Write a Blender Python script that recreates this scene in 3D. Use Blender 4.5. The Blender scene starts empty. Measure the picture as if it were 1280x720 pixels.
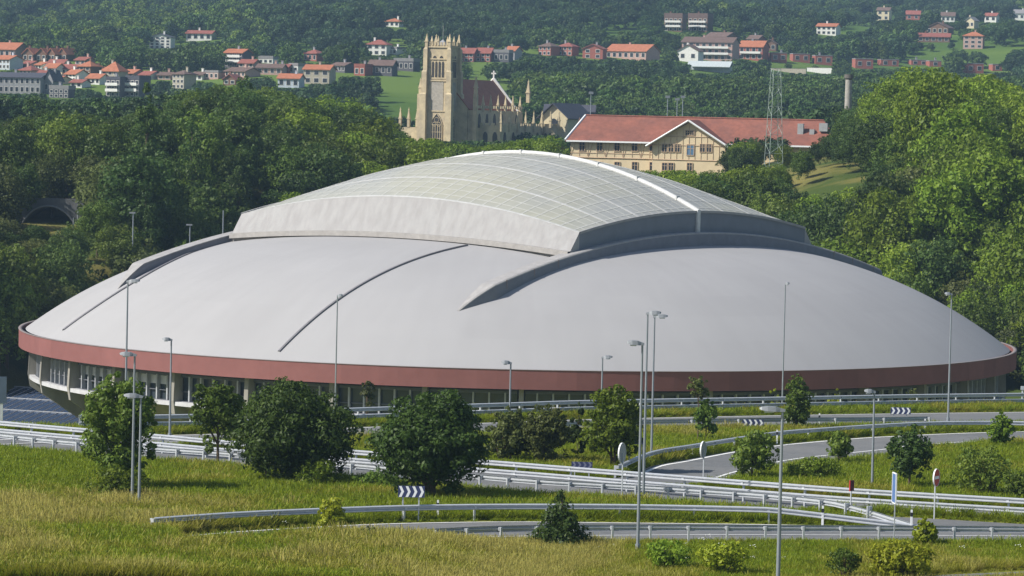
import bpy, math, random
import numpy as np
from mathutils import Vector, Matrix
random.seed(7); RNG = np.random.default_rng(11)
SC = bpy.context.scene; COL = SC.collection
PI = math.pi

# ------------------------------------------------------------------ camera
F_PX = 4473.5
CAM = np.array([0., 0., 36.])
fw = np.array([-.0019, 1, -.04824]); fw /= np.linalg.norm(fw)
r0 = np.cross(fw, [0, 0, 1.]); r0 /= np.linalg.norm(r0)
u0 = np.cross(r0, fw)
ro = math.radians(1.27)
RT = math.cos(ro)*r0 + math.sin(ro)*u0
UP = -math.sin(ro)*r0 + math.cos(ro)*u0
cd = bpy.data.cameras.new('camera'); cam = bpy.data.objects.new('camera', cd); COL.objects.link(cam)
m = Matrix.Identity(4)
for i in range(3):
    m[i][0] = RT[i]; m[i][1] = UP[i]; m[i][2] = -fw[i]; m[i][3] = CAM[i]
cam.matrix_world = m
cd.sensor_width = 36; cd.lens = F_PX/1280*36; cd.clip_start = 1; cd.clip_end = 9000
SC.camera = cam

def ray(px, py): return fw + RT*((px-640)/F_PX) + UP*((360-py)/F_PX)
def proj(p):
    v = np.asarray(p, float) - CAM; d = v @ fw
    return 640 + (v @ RT)/d*F_PX, 360 - (v @ UP)/d*F_PX
GA, GB = 18.8, -.0212                     # the embankment on which the roads lie: z = GA + GB*y
def gp(px, py):
    d = ray(px, py); t = (GA + GB*CAM[1] - CAM[2])/(d[2] - GB*d[1]); p = CAM + d*t; return p
def at_y(px, py, Y):
    d = ray(px, py); return CAM + d*((Y-CAM[1])/d[1])

# ------------------------------------------------------------------ terrain
def sstep(t): t = np.clip(t, 0, 1); return t*t*(3-2*t)
def vnoise(x, y, s, seed=0):
    x = np.asarray(x)/s + seed*17.3; y = np.asarray(y)/s + seed*5.7
    xi = np.floor(x); yi = np.floor(y); fx = sstep(x-xi); fy = sstep(y-yi)
    def h(a, b): v = np.sin(a*127.1 + b*311.7 + seed*74.7)*43758.5453; return v - np.floor(v)
    return (h(xi, yi)*(1-fx)+h(xi+1, yi)*fx)*(1-fy) + (h(xi, yi+1)*(1-fx)+h(xi+1, yi+1)*fx)*fy - .5
R3_PX = [(100, 541), (210, 541), (330, 537), (452, 531), (640, 524), (740, 520.5), (960, 516), (1120, 512.5), (1280, 510)]
R3 = np.array([gp(*p)[:2] for p in R3_PX])
def edge_y(x): return np.interp(x, np.r_[-300, R3[:, 0], 300], np.r_[R3[0, 1]-40, R3[:, 1], R3[-1, 1]+30])
PY = [0, 330, 450, 470, 520, 600, 700, 800, 900, 1000, 1200, 1450, 1700, 2000, 2400, 3200, 3700, 4300]
PC = [0, 0,   0,   3,   16,  24,  24,  23, 25,  31,  40,  51,  68,  87,  113, 182, 222, 260]
PL = [0, 0,   16,  19,  25,  31,  31,  27, 27,  31,  38,  50,  68,  87,  113, 182, 222, 260]
PR = [0, 0,   6,   13,  24,  30,  29,  25, 26,  31,  40,  51,  68,  87,  113, 182, 222, 260]
def terrain(x, y):
    x = np.asarray(x, float); y = np.asarray(y, float)
    c = np.interp(y, PY, PC); l = np.interp(y, PY, PL); r = np.interp(y, PY, PR)
    wl = sstep((-x-28-np.maximum(0, y-600)*.1)/25); wr = sstep((x-32)/25)
    z = c*(1-wl-wr) + l*wl + r*wr
    # the bowl round the arena
    rr = np.hypot(x, y-400)
    z = z*sstep((rr-57)/16)
    far = sstep((y-950)/500)
    z = z + far*(vnoise(x, y, 330, 1)*26 + vnoise(x, y, 120, 2)*9) + sstep((y-470)/60)*(1-far)*vnoise(x, y, 60, 3)*3
    pl = GA + GB*y
    near = pl + .6*sstep((171.5-y)/5)*sstep((-x+3)/9) + .18*sstep((176-y)/10)*(vnoise(x, y, 5, 4))
    k = sstep((y-edge_y(x)-1.5)/15)
    return near*(1-k) + z*k
def thit(px, py, s0=380, s1=4200):
    d = ray(px, py); d = d/d[1]
    t = np.arange(s0, s1, 2.)
    P = CAM[None] + d[None]*t[:, None]
    g = terrain(P[:, 0], P[:, 1]); k = np.nonzero(P[:, 2] < g)[0]
    i = k[0] if len(k) else len(t)-1
    return np.array([P[i, 0], P[i, 1], float(terrain(P[i, 0], P[i, 1]))])

# ------------------------------------------------------------------ materials
MATS = {}
def nodes(name):
    mt = bpy.data.materials.new(name); mt.use_nodes = True; nt = mt.node_tree
    return mt, nt, nt.nodes['Principled BSDF']
def mk(name, col, rough=.75, metal=0., var=.18, scale=1.5, bump=0., spec=.3, stretch=None, var2=0, scale2=.1, col2=None):
    """plain surface with two octaves of procedural wear"""
    if name in MATS: return MATS[name]
    mt, nt, b = nodes(name); N = nt.nodes; L = nt.links
    tc = N.new('ShaderNodeTexCoord'); mp = N.new('ShaderNodeMapping'); L.new(tc.outputs['Object'], mp.inputs[0])
    if stretch: mp.inputs['Scale'].default_value = stretch
    nz = N.new('ShaderNodeTexNoise'); nz.inputs['Scale'].default_value = scale; nz.inputs['Detail'].default_value = 6; nz.inputs['Roughness'].default_value = .65
    L.new(mp.outputs[0], nz.inputs['Vector'])
    mr = N.new('ShaderNodeMapRange'); mr.inputs[1].default_value = .25; mr.inputs[2].default_value = .75
    mr.inputs[3].default_value = 1-var; mr.inputs[4].default_value = 1+var; L.new(nz.outputs[0], mr.inputs[0])
    base = N.new('ShaderNodeRGB'); base.outputs[0].default_value = (*col, 1)
    src = base.outputs[0]
    if col2:
        n2 = N.new('ShaderNodeTexNoise'); n2.inputs['Scale'].default_value = scale2; n2.inputs['Detail'].default_value = 5
        L.new(mp.outputs[0], n2.inputs['Vector'])
        m2 = N.new('ShaderNodeMapRange'); m2.inputs[1].default_value = .4; m2.inputs[2].default_value = .62; L.new(n2.outputs[0], m2.inputs[0])
        mx = N.new('ShaderNodeMix'); mx.data_type = 'RGBA'; L.new(m2.outputs[0], mx.inputs[0]); L.new(src, mx.inputs[6]); mx.inputs[7].default_value = (*col2, 1)
        src = mx.outputs[2]
    vm = N.new('ShaderNodeVectorMath'); vm.operation = 'SCALE'; L.new(src, vm.inputs[0]); L.new(mr.outputs[0], vm.inputs['Scale'])
    L.new(vm.outputs[0], b.inputs['Base Color'])
    b.inputs['Roughness'].default_value = rough; b.inputs['Metallic'].default_value = metal; b.inputs['Specular IOR Level'].default_value = spec
    if bump:
        bp = N.new('ShaderNodeBump'); bp.inputs['Strength'].default_value = bump; L.new(nz.outputs[0], bp.inputs['Height']); L.new(bp.outputs[0], b.inputs['Normal'])
    MATS[name] = mt; return mt
def leafmat(name, c1, c2, trans=.35, treevar=.35):
    mt, nt, b = nodes(name); N = nt.nodes; L = nt.links
    ge = N.new('ShaderNodeNewGeometry'); oi = N.new('ShaderNodeObjectInfo')
    mx = N.new('ShaderNodeMix'); mx.data_type = 'RGBA'; L.new(ge.outputs['Random Per Island'], mx.inputs[0])
    mx.inputs[6].default_value = (*c1, 1); mx.inputs[7].default_value = (*c2, 1)
    mr = N.new('ShaderNodeMapRange'); mr.inputs[3].default_value = 1-treevar; mr.inputs[4].default_value = 1+treevar; L.new(oi.outputs['Random'], mr.inputs[0])
    hs = N.new('ShaderNodeHueSaturation'); L.new(mx.outputs[2], hs.inputs['Color']); L.new(mr.outputs[0], hs.inputs['Value'])
    m2 = N.new('ShaderNodeMapRange'); m2.inputs[3].default_value = .484; m2.inputs[4].default_value = .506
    ml = N.new('ShaderNodeMath'); ml.operation = 'MULTIPLY'; ml.inputs[1].default_value = 7.31; L.new(oi.outputs['Random'], ml.inputs[0])
    fr = N.new('ShaderNodeMath'); fr.operation = 'FRACT'; L.new(ml.outputs[0], fr.inputs[0]); L.new(fr.outputs[0], m2.inputs[0]); L.new(m2.outputs[0], hs.inputs['Hue'])
    df = N.new('ShaderNodeBsdfDiffuse'); tr = N.new('ShaderNodeBsdfTranslucent'); ms = N.new('ShaderNodeMixShader'); ms.inputs[0].default_value = trans
    gl = N.new('ShaderNodeBsdfGlossy'); gl.inputs['Roughness'].default_value = .5; m3 = N.new('ShaderNodeMixShader'); m3.inputs[0].default_value = .012
    L.new(hs.outputs[0], df.inputs[0]); L.new(hs.outputs[0], tr.inputs[0]); L.new(df.outputs[0], ms.inputs[1]); L.new(tr.outputs[0], ms.inputs[2])
    L.new(ms.outputs[0], m3.inputs[1]); L.new(gl.outputs[0], m3.inputs[2])
    L.new(m3.outputs[0], N['Material Output'].inputs[0]); N.remove(b)
    MATS[name] = mt; return mt

STEEL = mk('galvanised_steel', (.50, .52, .55), .45, .35, .12, 3)
POLE = mk('lamp_pole_steel', (.25, .275, .30), .5, .3, .1, 2)
HEAD = mk('lamp_head_grey', (.23, .245, .26), .5, .2, .1, 5)
CONC = mk('weathered_concrete', (.27, .255, .225), .85, 0, .25, .8, .2, stretch=(1, 1, .35))
ASPH = mk('asphalt', (.125, .128, .13), .9, 0, .2, 2.2, .15, col2=(.15, .15, .148), scale2=.18)
PAINT = mk('road_paint', (.72, .72, .70), .7, 0, .2, 3)
WHITE = mk('white_paint', (.75, .76, .76), .5, 0, .06, 2)
TRUNK = mk('bark', (.10, .075, .05), .95, 0, .3, 4, .3)
BLACKP = mk('black_plastic', (.02, .02, .025), .5)

# ------------------------------------------------------------------ mesh builder
class MB:
    def __init__(s): s.v = []; s.f = []; s.mi = []
    def add(s, V, F, mi=0):
        o = len(s.v); s.v.extend([tuple(map(float, p)) for p in V]); s.f.extend([tuple(i+o for i in f) for f in F]); s.mi.extend([mi]*len(F))
    def box(s, c, size, yaw=0, mi=0, taper=1., axes=None):
        hx, hy, hz = size[0]/2, size[1]/2, size[2]/2; P = []
        for dz in (-1, 1):
            k = taper if dz > 0 else 1
            for dx, dy in ((-1, -1), (1, -1), (1, 1), (-1, 1)): P.append((dx*hx*k, dy*hy*k, dz*hz))
        ca, sa = math.cos(yaw), math.sin(yaw)
        P = [(c[0]+x*ca-y*sa, c[1]+x*sa+y*ca, c[2]+z) for x, y, z in P]
        s.add(P, [(0, 3, 2, 1), (4, 5, 6, 7), (0, 1, 5, 4), (1, 2, 6, 5), (2, 3, 7, 6), (3, 0, 4, 7)], mi)
    def tube(s, pts, rad, n=8, mi=0, caps=True):
        pts = [Vector(p) for p in pts]; rs = rad if hasattr(rad, '__len__') else [rad]*len(pts); V = []; F = []
        for i, p in enumerate(pts):
            t = (pts[min(i+1, len(pts)-1)]-pts[max(i-1, 0)]).normalized()
            a = t.cross(Vector((0, 0, 1)) if abs(t.z) < .9 else Vector((1, 0, 0))).normalized(); b = t.cross(a)
            for k in range(n):
                w = 2*PI*k/n; V.append(p + (a*math.cos(w)+b*math.sin(w))*rs[i])
        for i in range(len(pts)-1):
            for k in range(n): F.append((i*n+k, i*n+(k+1) % n, (i+1)*n+(k+1) % n, (i+1)*n+k))
        if caps: F.append(tuple(range(n))[::-1]); F.append(tuple((len(pts)-1)*n+k for k in range(n)))
        s.add(V, F, mi)
    def grid(s, P, mi=0, close_u=False):
        nu = len(P); nv = len(P[0]); V = [p for r in P for p in r]; F = []
        for i in range(nu if close_u else nu-1):
            for j in range(nv-1): a = i*nv+j; b = ((i+1) % nu)*nv+j; F.append((a, b, b+1, a+1))
        s.add(V, F, mi)
    def prism(s, poly, y0, y1, mi=0):
        """polygon in x,z extruded along y"""
        n = len(poly); V = [(x, y0, z) for x, z in poly]+[(x, y1, z) for x, z in poly]
        s.add(V, [tuple(range(n)), tuple(range(2*n-1, n-1, -1))]+[(i, i+n, (i+1) % n+n, (i+1) % n) for i in range(n)], mi)
    def build(s, name, mats, parent=None, smooth=False, loc=None, yaw=0):
        me = bpy.data.meshes.new(name); me.from_pydata(s.v, [], s.f)
        mats = mats if isinstance(mats, (list, tuple)) else [mats]
        for q in mats: me.materials.append(q)
        if len(mats) > 1: me.polygons.foreach_set('material_index', s.mi)
        if smooth: me.polygons.foreach_set('use_smooth', [True]*len(me.polygons))
        o = bpy.data.objects.new(name, me); COL.objects.link(o)
        if parent: o.parent = parent
        if loc is not None: o.location = tuple(map(float, loc))
        if yaw: o.rotation_euler.z = yaw
        return o
def tag(o, label=None, cat=None, group=None, kind=None):
    if label: o['label'] = label
    if cat: o['category'] = cat
    if group: o['group'] = group
    if kind: o['kind'] = kind
    return o
def thing(name, label, cat, loc=(0, 0, 0), yaw=0, group=None):
    o = bpy.data.objects.new(name, None); COL.objects.link(o); o.location = tuple(map(float, loc)); o.rotation_euler.z = yaw
    o.empty_display_size = .5
    return tag(o, label, cat, group)
KIDS = {}
def copy_tree(o, parent=None):
    c = o.copy(); COL.objects.link(c)
    if parent: c.parent = parent
    for ch in [q for q in o.children]: copy_tree(ch, c)
    return c

# ------------------------------------------------------------------ polylines on the embankment
def smooth_line(P, n=6):
    """Catmull-Rom through world points"""
    P = [np.asarray(p, float) for p in P]; Q = [2*P[0]-P[1]]+P+[2*P[-1]-P[-2]]; out = []
    for i in range(1, len(Q)-2):
        for k in range(n):
            t = k/n; a, b, c, d = Q[i-1:i+3]
            out.append(.5*((2*b)+(-a+c)*t+(2*a-5*b+4*c-d)*t*t+(-a+3*b-3*c+d)*t**3))
    out.append(P[-1]); return np.array(out)
def pline(px): return smooth_line([gp(*p) for p in px])
def resample(L, step):
    s = np.r_[0, np.cumsum(np.linalg.norm(np.diff(L, axis=0), axis=1))]
    n = max(2, int(round(s[-1]/step))+1); t = np.linspace(0, s[-1], n)
    return np.c_[[np.interp(t, s, L[:, k]) for k in range(3)]].T
def offset(L, d):
    t = np.gradient(L[:, :2], axis=0); t /= np.linalg.norm(t, axis=1)[:, None]
    Q = L.copy(); Q[:, 0] -= t[:, 1]*d; Q[:, 1] += t[:, 0]*d; Q[:, 2] = GA+GB*Q[:, 1]; return Q
def sheet(name, A, B, mat, h, **k):
    mb = MB(); n = 60
    ra = resample(A, np.linalg.norm(np.diff(A, axis=0), axis=1).sum()/n); rb = resample(B, np.linalg.norm(np.diff(B, axis=0), axis=1).sum()/n)
    n = min(len(ra), len(rb)); ra, rb = ra[:n], rb[:n]
    mb.grid([[a+np.array([0, 0, h]), b+np.array([0, 0, h])] for a, b in zip(ra, rb)])
    o = mb.build(name, mat); o['kind'] = 'structure'; ROADS.append(np.r_[ra[:, :2], rb[::-1, :2]]); return o
ROADS = []
def stripe(name, L, w, h=.03):
    mb = MB(); A = offset(L, w/2); B = offset(L, -w/2)
    mb.grid([[a+np.array([0, 0, h]), b+np.array([0, 0, h])] for a, b in zip(A, B)])
    o = mb.build(name, PAINT); o['kind'] = 'structure'; return o

# road plan, traced where the road lies on its embankment
R1_PX = [(-60, 553), (0, 558), (75, 566), (215, 577), (310, 584), (480, 600), (650, 615.5), (735, 621), (820, 626), (908, 632), (960, 636), (1060, 647), (1140, 660)]
R2_PX = [(-60, 543), (0, 549), (110, 559), (192, 566), (300, 576), (480, 590), (640, 603), (760, 613), (960, 629.5), (1100, 640), (1280, 651), (1350, 655)]
D_UP = [(215, 671), (290, 664.5), (430, 656.5), (520, 653.5), (640, 652), (800, 653.5), (960, 655.5), (1130, 659), (1280, 661), (1380, 663)]
D_LO = [(215, 694), (330, 688), (440, 683.5), (540, 680), (640, 677.5), (800, 676), (960, 676.5), (1130, 677), (1280, 678), (1380, 679)]
C_OUT = [(700, 602), (775, 597), (815, 583), (850, 576.5), (910, 565), (975, 556), (1060, 548.5), (1120, 545), (1200, 541.5), (1300, 539), (1400, 538)]
C_IN = [(700, 606), (820, 606), (905, 603), (960, 587), (1010, 581), (1102, 572), (1165, 562), (1235, 555.5), (1320, 551), (1400, 550)]
B_UP = [(-60, 552), (100, 544.5), (210, 544), (330, 540), (452, 534), (640, 527.5), (740, 524), (960, 519.5), (1120, 517), (1280, 515), (1380, 513)]
B_LO = [(-60, 560), (100, 553), (210, 554), (330, 552), (452, 548), (640, 543), (740, 539.5), (960, 536), (1120, 533), (1280, 531), (1380, 529)]
R1 = pline(R1_PX); R2 = pline(R2_PX)
Dup, Dlo, Cou, Cin, Bup, Blo = map(pline, (D_UP, D_LO, C_OUT, C_IN, B_UP, B_LO))
A_FAR = offset(R2, 5.5)
sheet('motorway', offset(pline([(-60, 553), (0, 558), (75, 566), (215, 577), (310, 584), (480, 600), (650, 615.5), (735, 621), (820, 626), (908, 632), (960, 636), (1060, 633), (1350, 650)]), -1.1), A_FAR, ASPH, .004)
sheet('slip_road', Dlo, Dup, ASPH, .008)
sheet('slip_road', pline([(930, 633.5), (1060, 649), (1150, 661), (1280, 667), (1380, 670)]), pline([(930, 632.5), (1060, 643), (1172, 649), (1280, 655.5), (1380, 661)]), ASPH, .012)
sheet('loop_road', Cin, Cou, ASPH, .016)
sheet('ring_road', Blo, Bup, ASPH, .02)
stripe('road_marking', offset(Dup, -.45), .22, .03)
stripe('road_marking', pline([(330, 690), (440, 679), (500, 675), (640, 671), (800, 669.5), (960, 669), (1280, 670.5), (1380, 671)]), .15, .03)
stripe('road_marking', offset(Cou[8:], -.5), .3, .034)
stripe('road_marking', pline([(895, 597.5), (922, 589.5), (985, 575.5), (1040, 569), (1102, 562.5), (1155, 556), (1280, 549), (1400, 544)]), .2, .034)
stripe('road_marking', offset(Bup, -.7), .22, .034)
stripe('road_marking', offset(Blo, .6), .2, .034)
stripe('road_marking', offset(R1[:58], .6), .18, .03)
sheet('lower_road', np.array([gp(1130, 724), gp(1290, 719)]), np.array([gp(1130, 721.5), gp(1290, 714.5)]), ASPH, .03)
ROADS = [np.asarray(r) for r in ROADS]
def in_poly(px, py, poly):
    x, y = poly[:, 0], poly[:, 1]; r = np.zeros(len(px), bool); j = len(poly)-1
    for i in range(len(poly)):
        c = ((y[i] > py) != (y[j] > py)) & (px < (x[j]-x[i])*(py-y[i])/(y[j]-y[i]+1e-12)+x[i]); r ^= c; j = i
    return r
def on_road(x, y):
    x = np.asarray(x); y = np.asarray(y); r = np.zeros(len(x), bool)
    for p in ROADS: r |= in_poly(x, y, p)
    return r

# ------------------------------------------------------------------ ground sheet
def ground_mat():
    mt, nt, b = nodes('meadow_ground'); N = nt.nodes; L = nt.links
    tc = N.new('ShaderNodeTexCoord')
    def noise(s, d=5):
        n = N.new('ShaderNodeTexNoise'); n.inputs['Scale'].default_value = s; n.inputs['Detail'].default_value = d; L.new(tc.outputs['Object'], n.inputs['Vector']); return n
    def ramp(src, a, b_):
        r = N.new('ShaderNodeMapRange'); r.inputs[1].default_value = a; r.inputs[2].default_value = b_; L.new(src, r.inputs[0]); return r.outputs[0]
    def mix(f, a, b_):
        q = N.new('ShaderNodeMix'); q.data_type = 'RGBA'; L.new(f, q.inputs[0])
        for s, i in ((a, 6), (b_, 7)):
            if isinstance(s, tuple): q.inputs[i].default_value = (*s, 1)
            else: L.new(s, q.inputs[i])
        return q.outputs[2]
    c = mix(ramp(noise(.09).outputs[0], .42, .6), (.14, .19, .014), (.22, .22, .032))
    c = mix(ramp(noise(.6).outputs[0], .4, .65), c, (.16, .195, .016))
    c = mix(ramp(noise(3, 8).outputs[0], .45, .75), c, (.25, .225, .055))
    sep = N.new('ShaderNodeSeparateXYZ'); L.new(tc.outputs['Object'], sep.inputs[0])
    fl = mix(ramp(noise(.05).outputs[0], .45, .6), (.05, .075, .014), (.17, .15, .045)); c = mix(ramp(sep.outputs[1], 320, 420), c, fl)       # woodland floor further on
    c2 = mix(ramp(noise(.008).outputs[0], .45, .55), (.06, .11, .018), (.10, .155, .026))
    c = mix(ramp(sep.outputs[1], 700, 1000), c, c2)
    L.new(c, b.inputs['Base Color']); b.inputs['Roughness'].default_value = .95; b.inputs['Specular IOR Level'].default_value = .1
    bp = N.new('ShaderNodeBump'); bp.inputs['Strength'].default_value = .6; bp.inputs['Distance'].default_value = .2; L.new(noise(5, 8).outputs[0], bp.inputs['Height']); L.new(bp.outputs[0], b.inputs['Normal'])
    return mt
ys = np.r_[np.arange(60, 240, 6.), np.arange(240, 700, 3.5), np.arange(700, 1200, 14), np.arange(1200, 4400, 40)]
S = np.linspace(-1, 1, 121)
Xg = S[None]*(70+.32*ys[:, None]); Yg = np.repeat(ys[:, None], len(S), 1); Zg = terrain(Xg, Yg)
mb = MB(); mb.grid([[(Xg[i, j], Yg[i, j], Zg[i, j]) for i in range(len(ys))] for j in range(len(S))])
tag(mb.build('ground', ground_mat(), smooth=True), kind='structure')

# ------------------------------------------------------------------ the arena
RB = 55.0; RIM = 11.1
dome_z = lambda r: RIM + 12.1*(1-np.clip(r/RB, 0, 1)**3.5)
arena = thing('arena', 'huge round white domed arena with raised translucent roof and red rim band', 'arena', (0, 400, 0))
def membrane_mat():
    mt, nt, b = nodes('roof_membrane'); N = nt.nodes; L = nt.links
    tc = N.new('ShaderNodeTexCoord'); sp = N.new('ShaderNodeSeparateXYZ'); L.new(tc.outputs['Object'], sp.inputs[0])
    at = N.new('ShaderNodeMath'); at.operation = 'ARCTAN2'; L.new(sp.outputs[1], at.inputs[0]); L.new(sp.outputs[0], at.inputs[1])
    ln = N.new('ShaderNodeVectorMath'); ln.operation = 'LENGTH'; L.new(tc.outputs['Object'], ln.inputs[0])
    sc = N.new('ShaderNodeMath'); sc.operation = 'MULTIPLY'; sc.inputs[1].default_value = 26; L.new(at.outputs[0], sc.inputs[0])
    cb = N.new('ShaderNodeCombineXYZ'); L.new(sc.outputs[0], cb.inputs[0]); s2 = N.new('ShaderNodeMath'); s2.operation = 'MULTIPLY'; s2.inputs[1].default_value = .12; L.new(ln.outputs[1], s2.inputs[0]); L.new(s2.outputs[0], cb.inputs[1])
    st = N.new('ShaderNodeTexNoise'); st.inputs['Scale'].default_value = 1.2; st.inputs['Detail'].default_value = 5; L.new(cb.outputs[0], st.inputs['Vector'])   # rain streaks down the slope
    bl = N.new('ShaderNodeTexNoise'); bl.inputs['Scale'].default_value = .11; bl.inputs['Detail'].default_value = 8; L.new(tc.outputs['Object'], bl.inputs['Vector'])
    a1 = N.new('ShaderNodeMapRange'); a1.inputs[1].default_value = .3; a1.inputs[2].default_value = .7; a1.inputs[3].default_value = .975; a1.inputs[4].default_value = 1.015; L.new(st.outputs[0], a1.inputs[0])
    a2 = N.new('ShaderNodeMapRange'); a2.inputs[1].default_value = .3; a2.inputs[2].default_value = .7; a2.inputs[3].default_value = .97; a2.inputs[4].default_value = 1.025; L.new(bl.outputs[0], a2.inputs[0])
    mu = N.new('ShaderNodeMath'); mu.operation = 'MULTIPLY'; L.new(a1.outputs[0], mu.inputs[0]); L.new(a2.outputs[0], mu.inputs[1])
    vm = N.new('ShaderNodeVectorMath'); vm.operation = 'SCALE'; vm.inputs[0].default_value = (.318, .313, .316); L.new(mu.outputs[0], vm.inputs['Scale'])
    L.new(vm.outputs[0], b.inputs['Base Color']); b.inputs['Roughness'].default_value = .8; b.inputs['Specular IOR Level'].default_value = .2
    return mt
RED = mk('red_metal_cladding', (.215, .092, .086), .7, 0, .09, .6, spec=.12)
COPE = mk('grey_coping', (.20, .17, .165), .7)
MEMB = membrane_mat()
FASC = mk('pale_fascia_metal', (.30, .295, .293), .7, 0, .09, 1.0, stretch=(1.6, 1.6, .05), spec=.2, col2=(.272, .264, .262), scale2=.7)
DARKR = mk('rail_grey_metal', (.165, .17, .195), .7, .0, .12, 1, spec=.2)
GREYC = mk('ledge_concrete', (.30, .285, .27), .85, 0, .2, 1.5)
# ring
nseg = 180; ang = [2*PI*i/nseg for i in range(nseg)]
def lathe(prof, n=180):
    mb = MB(); mb.grid([[(r*math.cos(2*PI*i/n), r*math.sin(2*PI*i/n), z) for r, z in prof] for i in range(n)], close_u=True); return mb
lathe([(r, float(dome_z(r))) for r in np.r_[np.linspace(0.5, 30, 12), np.linspace(32, 54.6, 24)]][::-1]).build('roof_shell', MEMB, arena, True)
lathe([(54.95, 9.58), (55.35, 9.58), (55.35, 11.46)][::-1]).build('rim_band', RED, arena, False)
def panels(o, nu, nv, du, dv, seed):
    g = np.random.default_rng(seed); rr = g.random((nu, nv)); n = len(o.data.polygons); i = np.arange(n); per = n//180
    at = o.data.attributes.new('panel', 'FLOAT', 'FACE'); at.data.foreach_set('value', rr[((i//per)//du) % nu, ((i % per)//dv) % nv].astype(np.float32))
def panelise(mt, lo, hi):
    nt = mt.node_tree; b = nt.nodes['Principled BSDF']; l = b.inputs['Base Color'].links[0]; src = l.from_socket
    a = nt.nodes.new('ShaderNodeAttribute'); a.attribute_name = 'panel'; r = nt.nodes.new('ShaderNodeMapRange'); r.inputs[3].default_value = lo; r.inputs[4].default_value = hi; nt.links.new(a.outputs['Fac'], r.inputs[0])
    v = nt.nodes.new('ShaderNodeVectorMath'); v.operation = 'SCALE'; nt.links.new(src, v.inputs[0]); nt.links.new(r.outputs[0], v.inputs['Scale']); nt.links.new(v.outputs[0], b.inputs['Base Color'])
RED2 = RED.copy(); MATS['red2'] = RED2; panelise(RED2, .93, 1.07); panelise(MEMB, .985, 1.015)
for o in arena.children:
    if o.name.startswith('rim_band'): panels(o, 90, 2, 2, 9, 3); o.data.materials[0] = RED2
    if o.name.startswith('roof_shell'): panels(o, 45, 9, 4, 4, 4)
lathe([(55.05, 10.7), (55.05, 11.46)]).build('parapet', RED, arena, True)
lathe([(55.0, 11.46), (55.0, 11.51), (55.4, 11.51), (55.4, 11.46), (55.0, 11.46)][::-1]).build('coping', COPE, arena, True)
lathe([(54.95, 9.59), (53.0, 9.59)]).build('soffit', mk('soffit_paint', (.12, .11, .11)), arena)
GLASS = mk('arena_window_glass', (.035, .045, .055), .12, 0, .5, .35, spec=.6)
CURT = mk('pale_window_lining', (.45, .46, .48), .6)
NP = 36
lathe([(44., -.5), (44.6, 1.5), (53.3, 6.1), (53.9, 6.15)], 144).build('underside', CONC, arena)
lathe([(53.6, 6.15), (54.2, 6.15), (54.2, 6.55), (53.6, 6.55), (53.6, 6.15)][::-1], 144).build('window_sill', mk('sill_paint', (.46, .46, .47), .7), arena)
pier = MB(); pier.add([(x, y, z) for y in (-.24, .24) for x, z in ((44.2, -.5), (45.3, -.5), (54.1, 5.3), (54.35, 6.6), (54.2, 9.48), (53.0, 9.34), (53.0, 6.3), (45.2, 2.1))],
    [(0, 1, 2, 3, 4, 5, 6, 7)[::-1], tuple(range(8, 16))]+[(i, (i+1) % 8, (i+1) % 8+8, i+8) for i in range(8)])
pz = None; wz = None
for i in range(NP):
    a = math.radians(i*10+.5)
    if pz is None: pz = pier.build('pier', CONC, arena)
    o = pz if i == 0 else pz.copy()
    if i: COL.objects.link(o); o.parent = arena
    o.rotation_euler.z = a
    # one glazed bay between two piers, five mullions
    if wz is None:
        g = MB(); g.grid([[(53.0*math.cos(math.radians(t)), 53.0*math.sin(math.radians(t)), z) for z in (9.35, 6.3)] for t in np.linspace(.4, 9.6, 8)]); wz = g.build('window', GLASS, arena)
        f = MB()
        tt = np.linspace(.4, 9.6, 22)
        for r_, z0, z1, dr_ in ((53.1, 6.36, 6.6, .5), (53.1, 9.0, 9.3, .3), (53.1, 7.5, 7.6, .2)):
            f.grid([[((r_+a_)*math.cos(math.radians(t)), (r_+a_)*math.sin(math.radians(t)), z) for a_, z in ((0, z0), (dr_, z0), (dr_, z1), (0, z1))] for t in tt])
        wf = f.build('window_frame', mk('dark_window_frame', (.10, .105, .12), .6), wz)
        for t in np.linspace(10/6, 50/6, 5): f = MB(); f.box((53.32*math.cos(math.radians(t)), 53.32*math.sin(math.radians(t)), 7.75), (.42, .17, 2.7), math.radians(t)); f.build('mullion', mk('mullion_paint', (.34, .35, .37), .6), wz)
        f = MB(); f.grid([[(53.08*math.cos(math.radians(t)), 53.08*math.sin(math.radians(t)), z) for z in (9.3, 8.1)] for t in np.linspace(.4, 9.6, 8)]); wl = f.build('blind', CURT, wz)
    else:
        o = wz.copy(); COL.objects.link(o); o.parent = arena; o.rotation_euler.z = a
        for q in [k for k in wz.children if not k.name.startswith('blind')]: c = q.copy(); COL.objects.link(c); c.parent = o
        if i in (18, 19, 20, 21, 22): c = wl.copy(); COL.objects.link(c); c.parent = o
    if i == 0: wz.rotation_euler.z = a; wl.parent = wz; 
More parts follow.
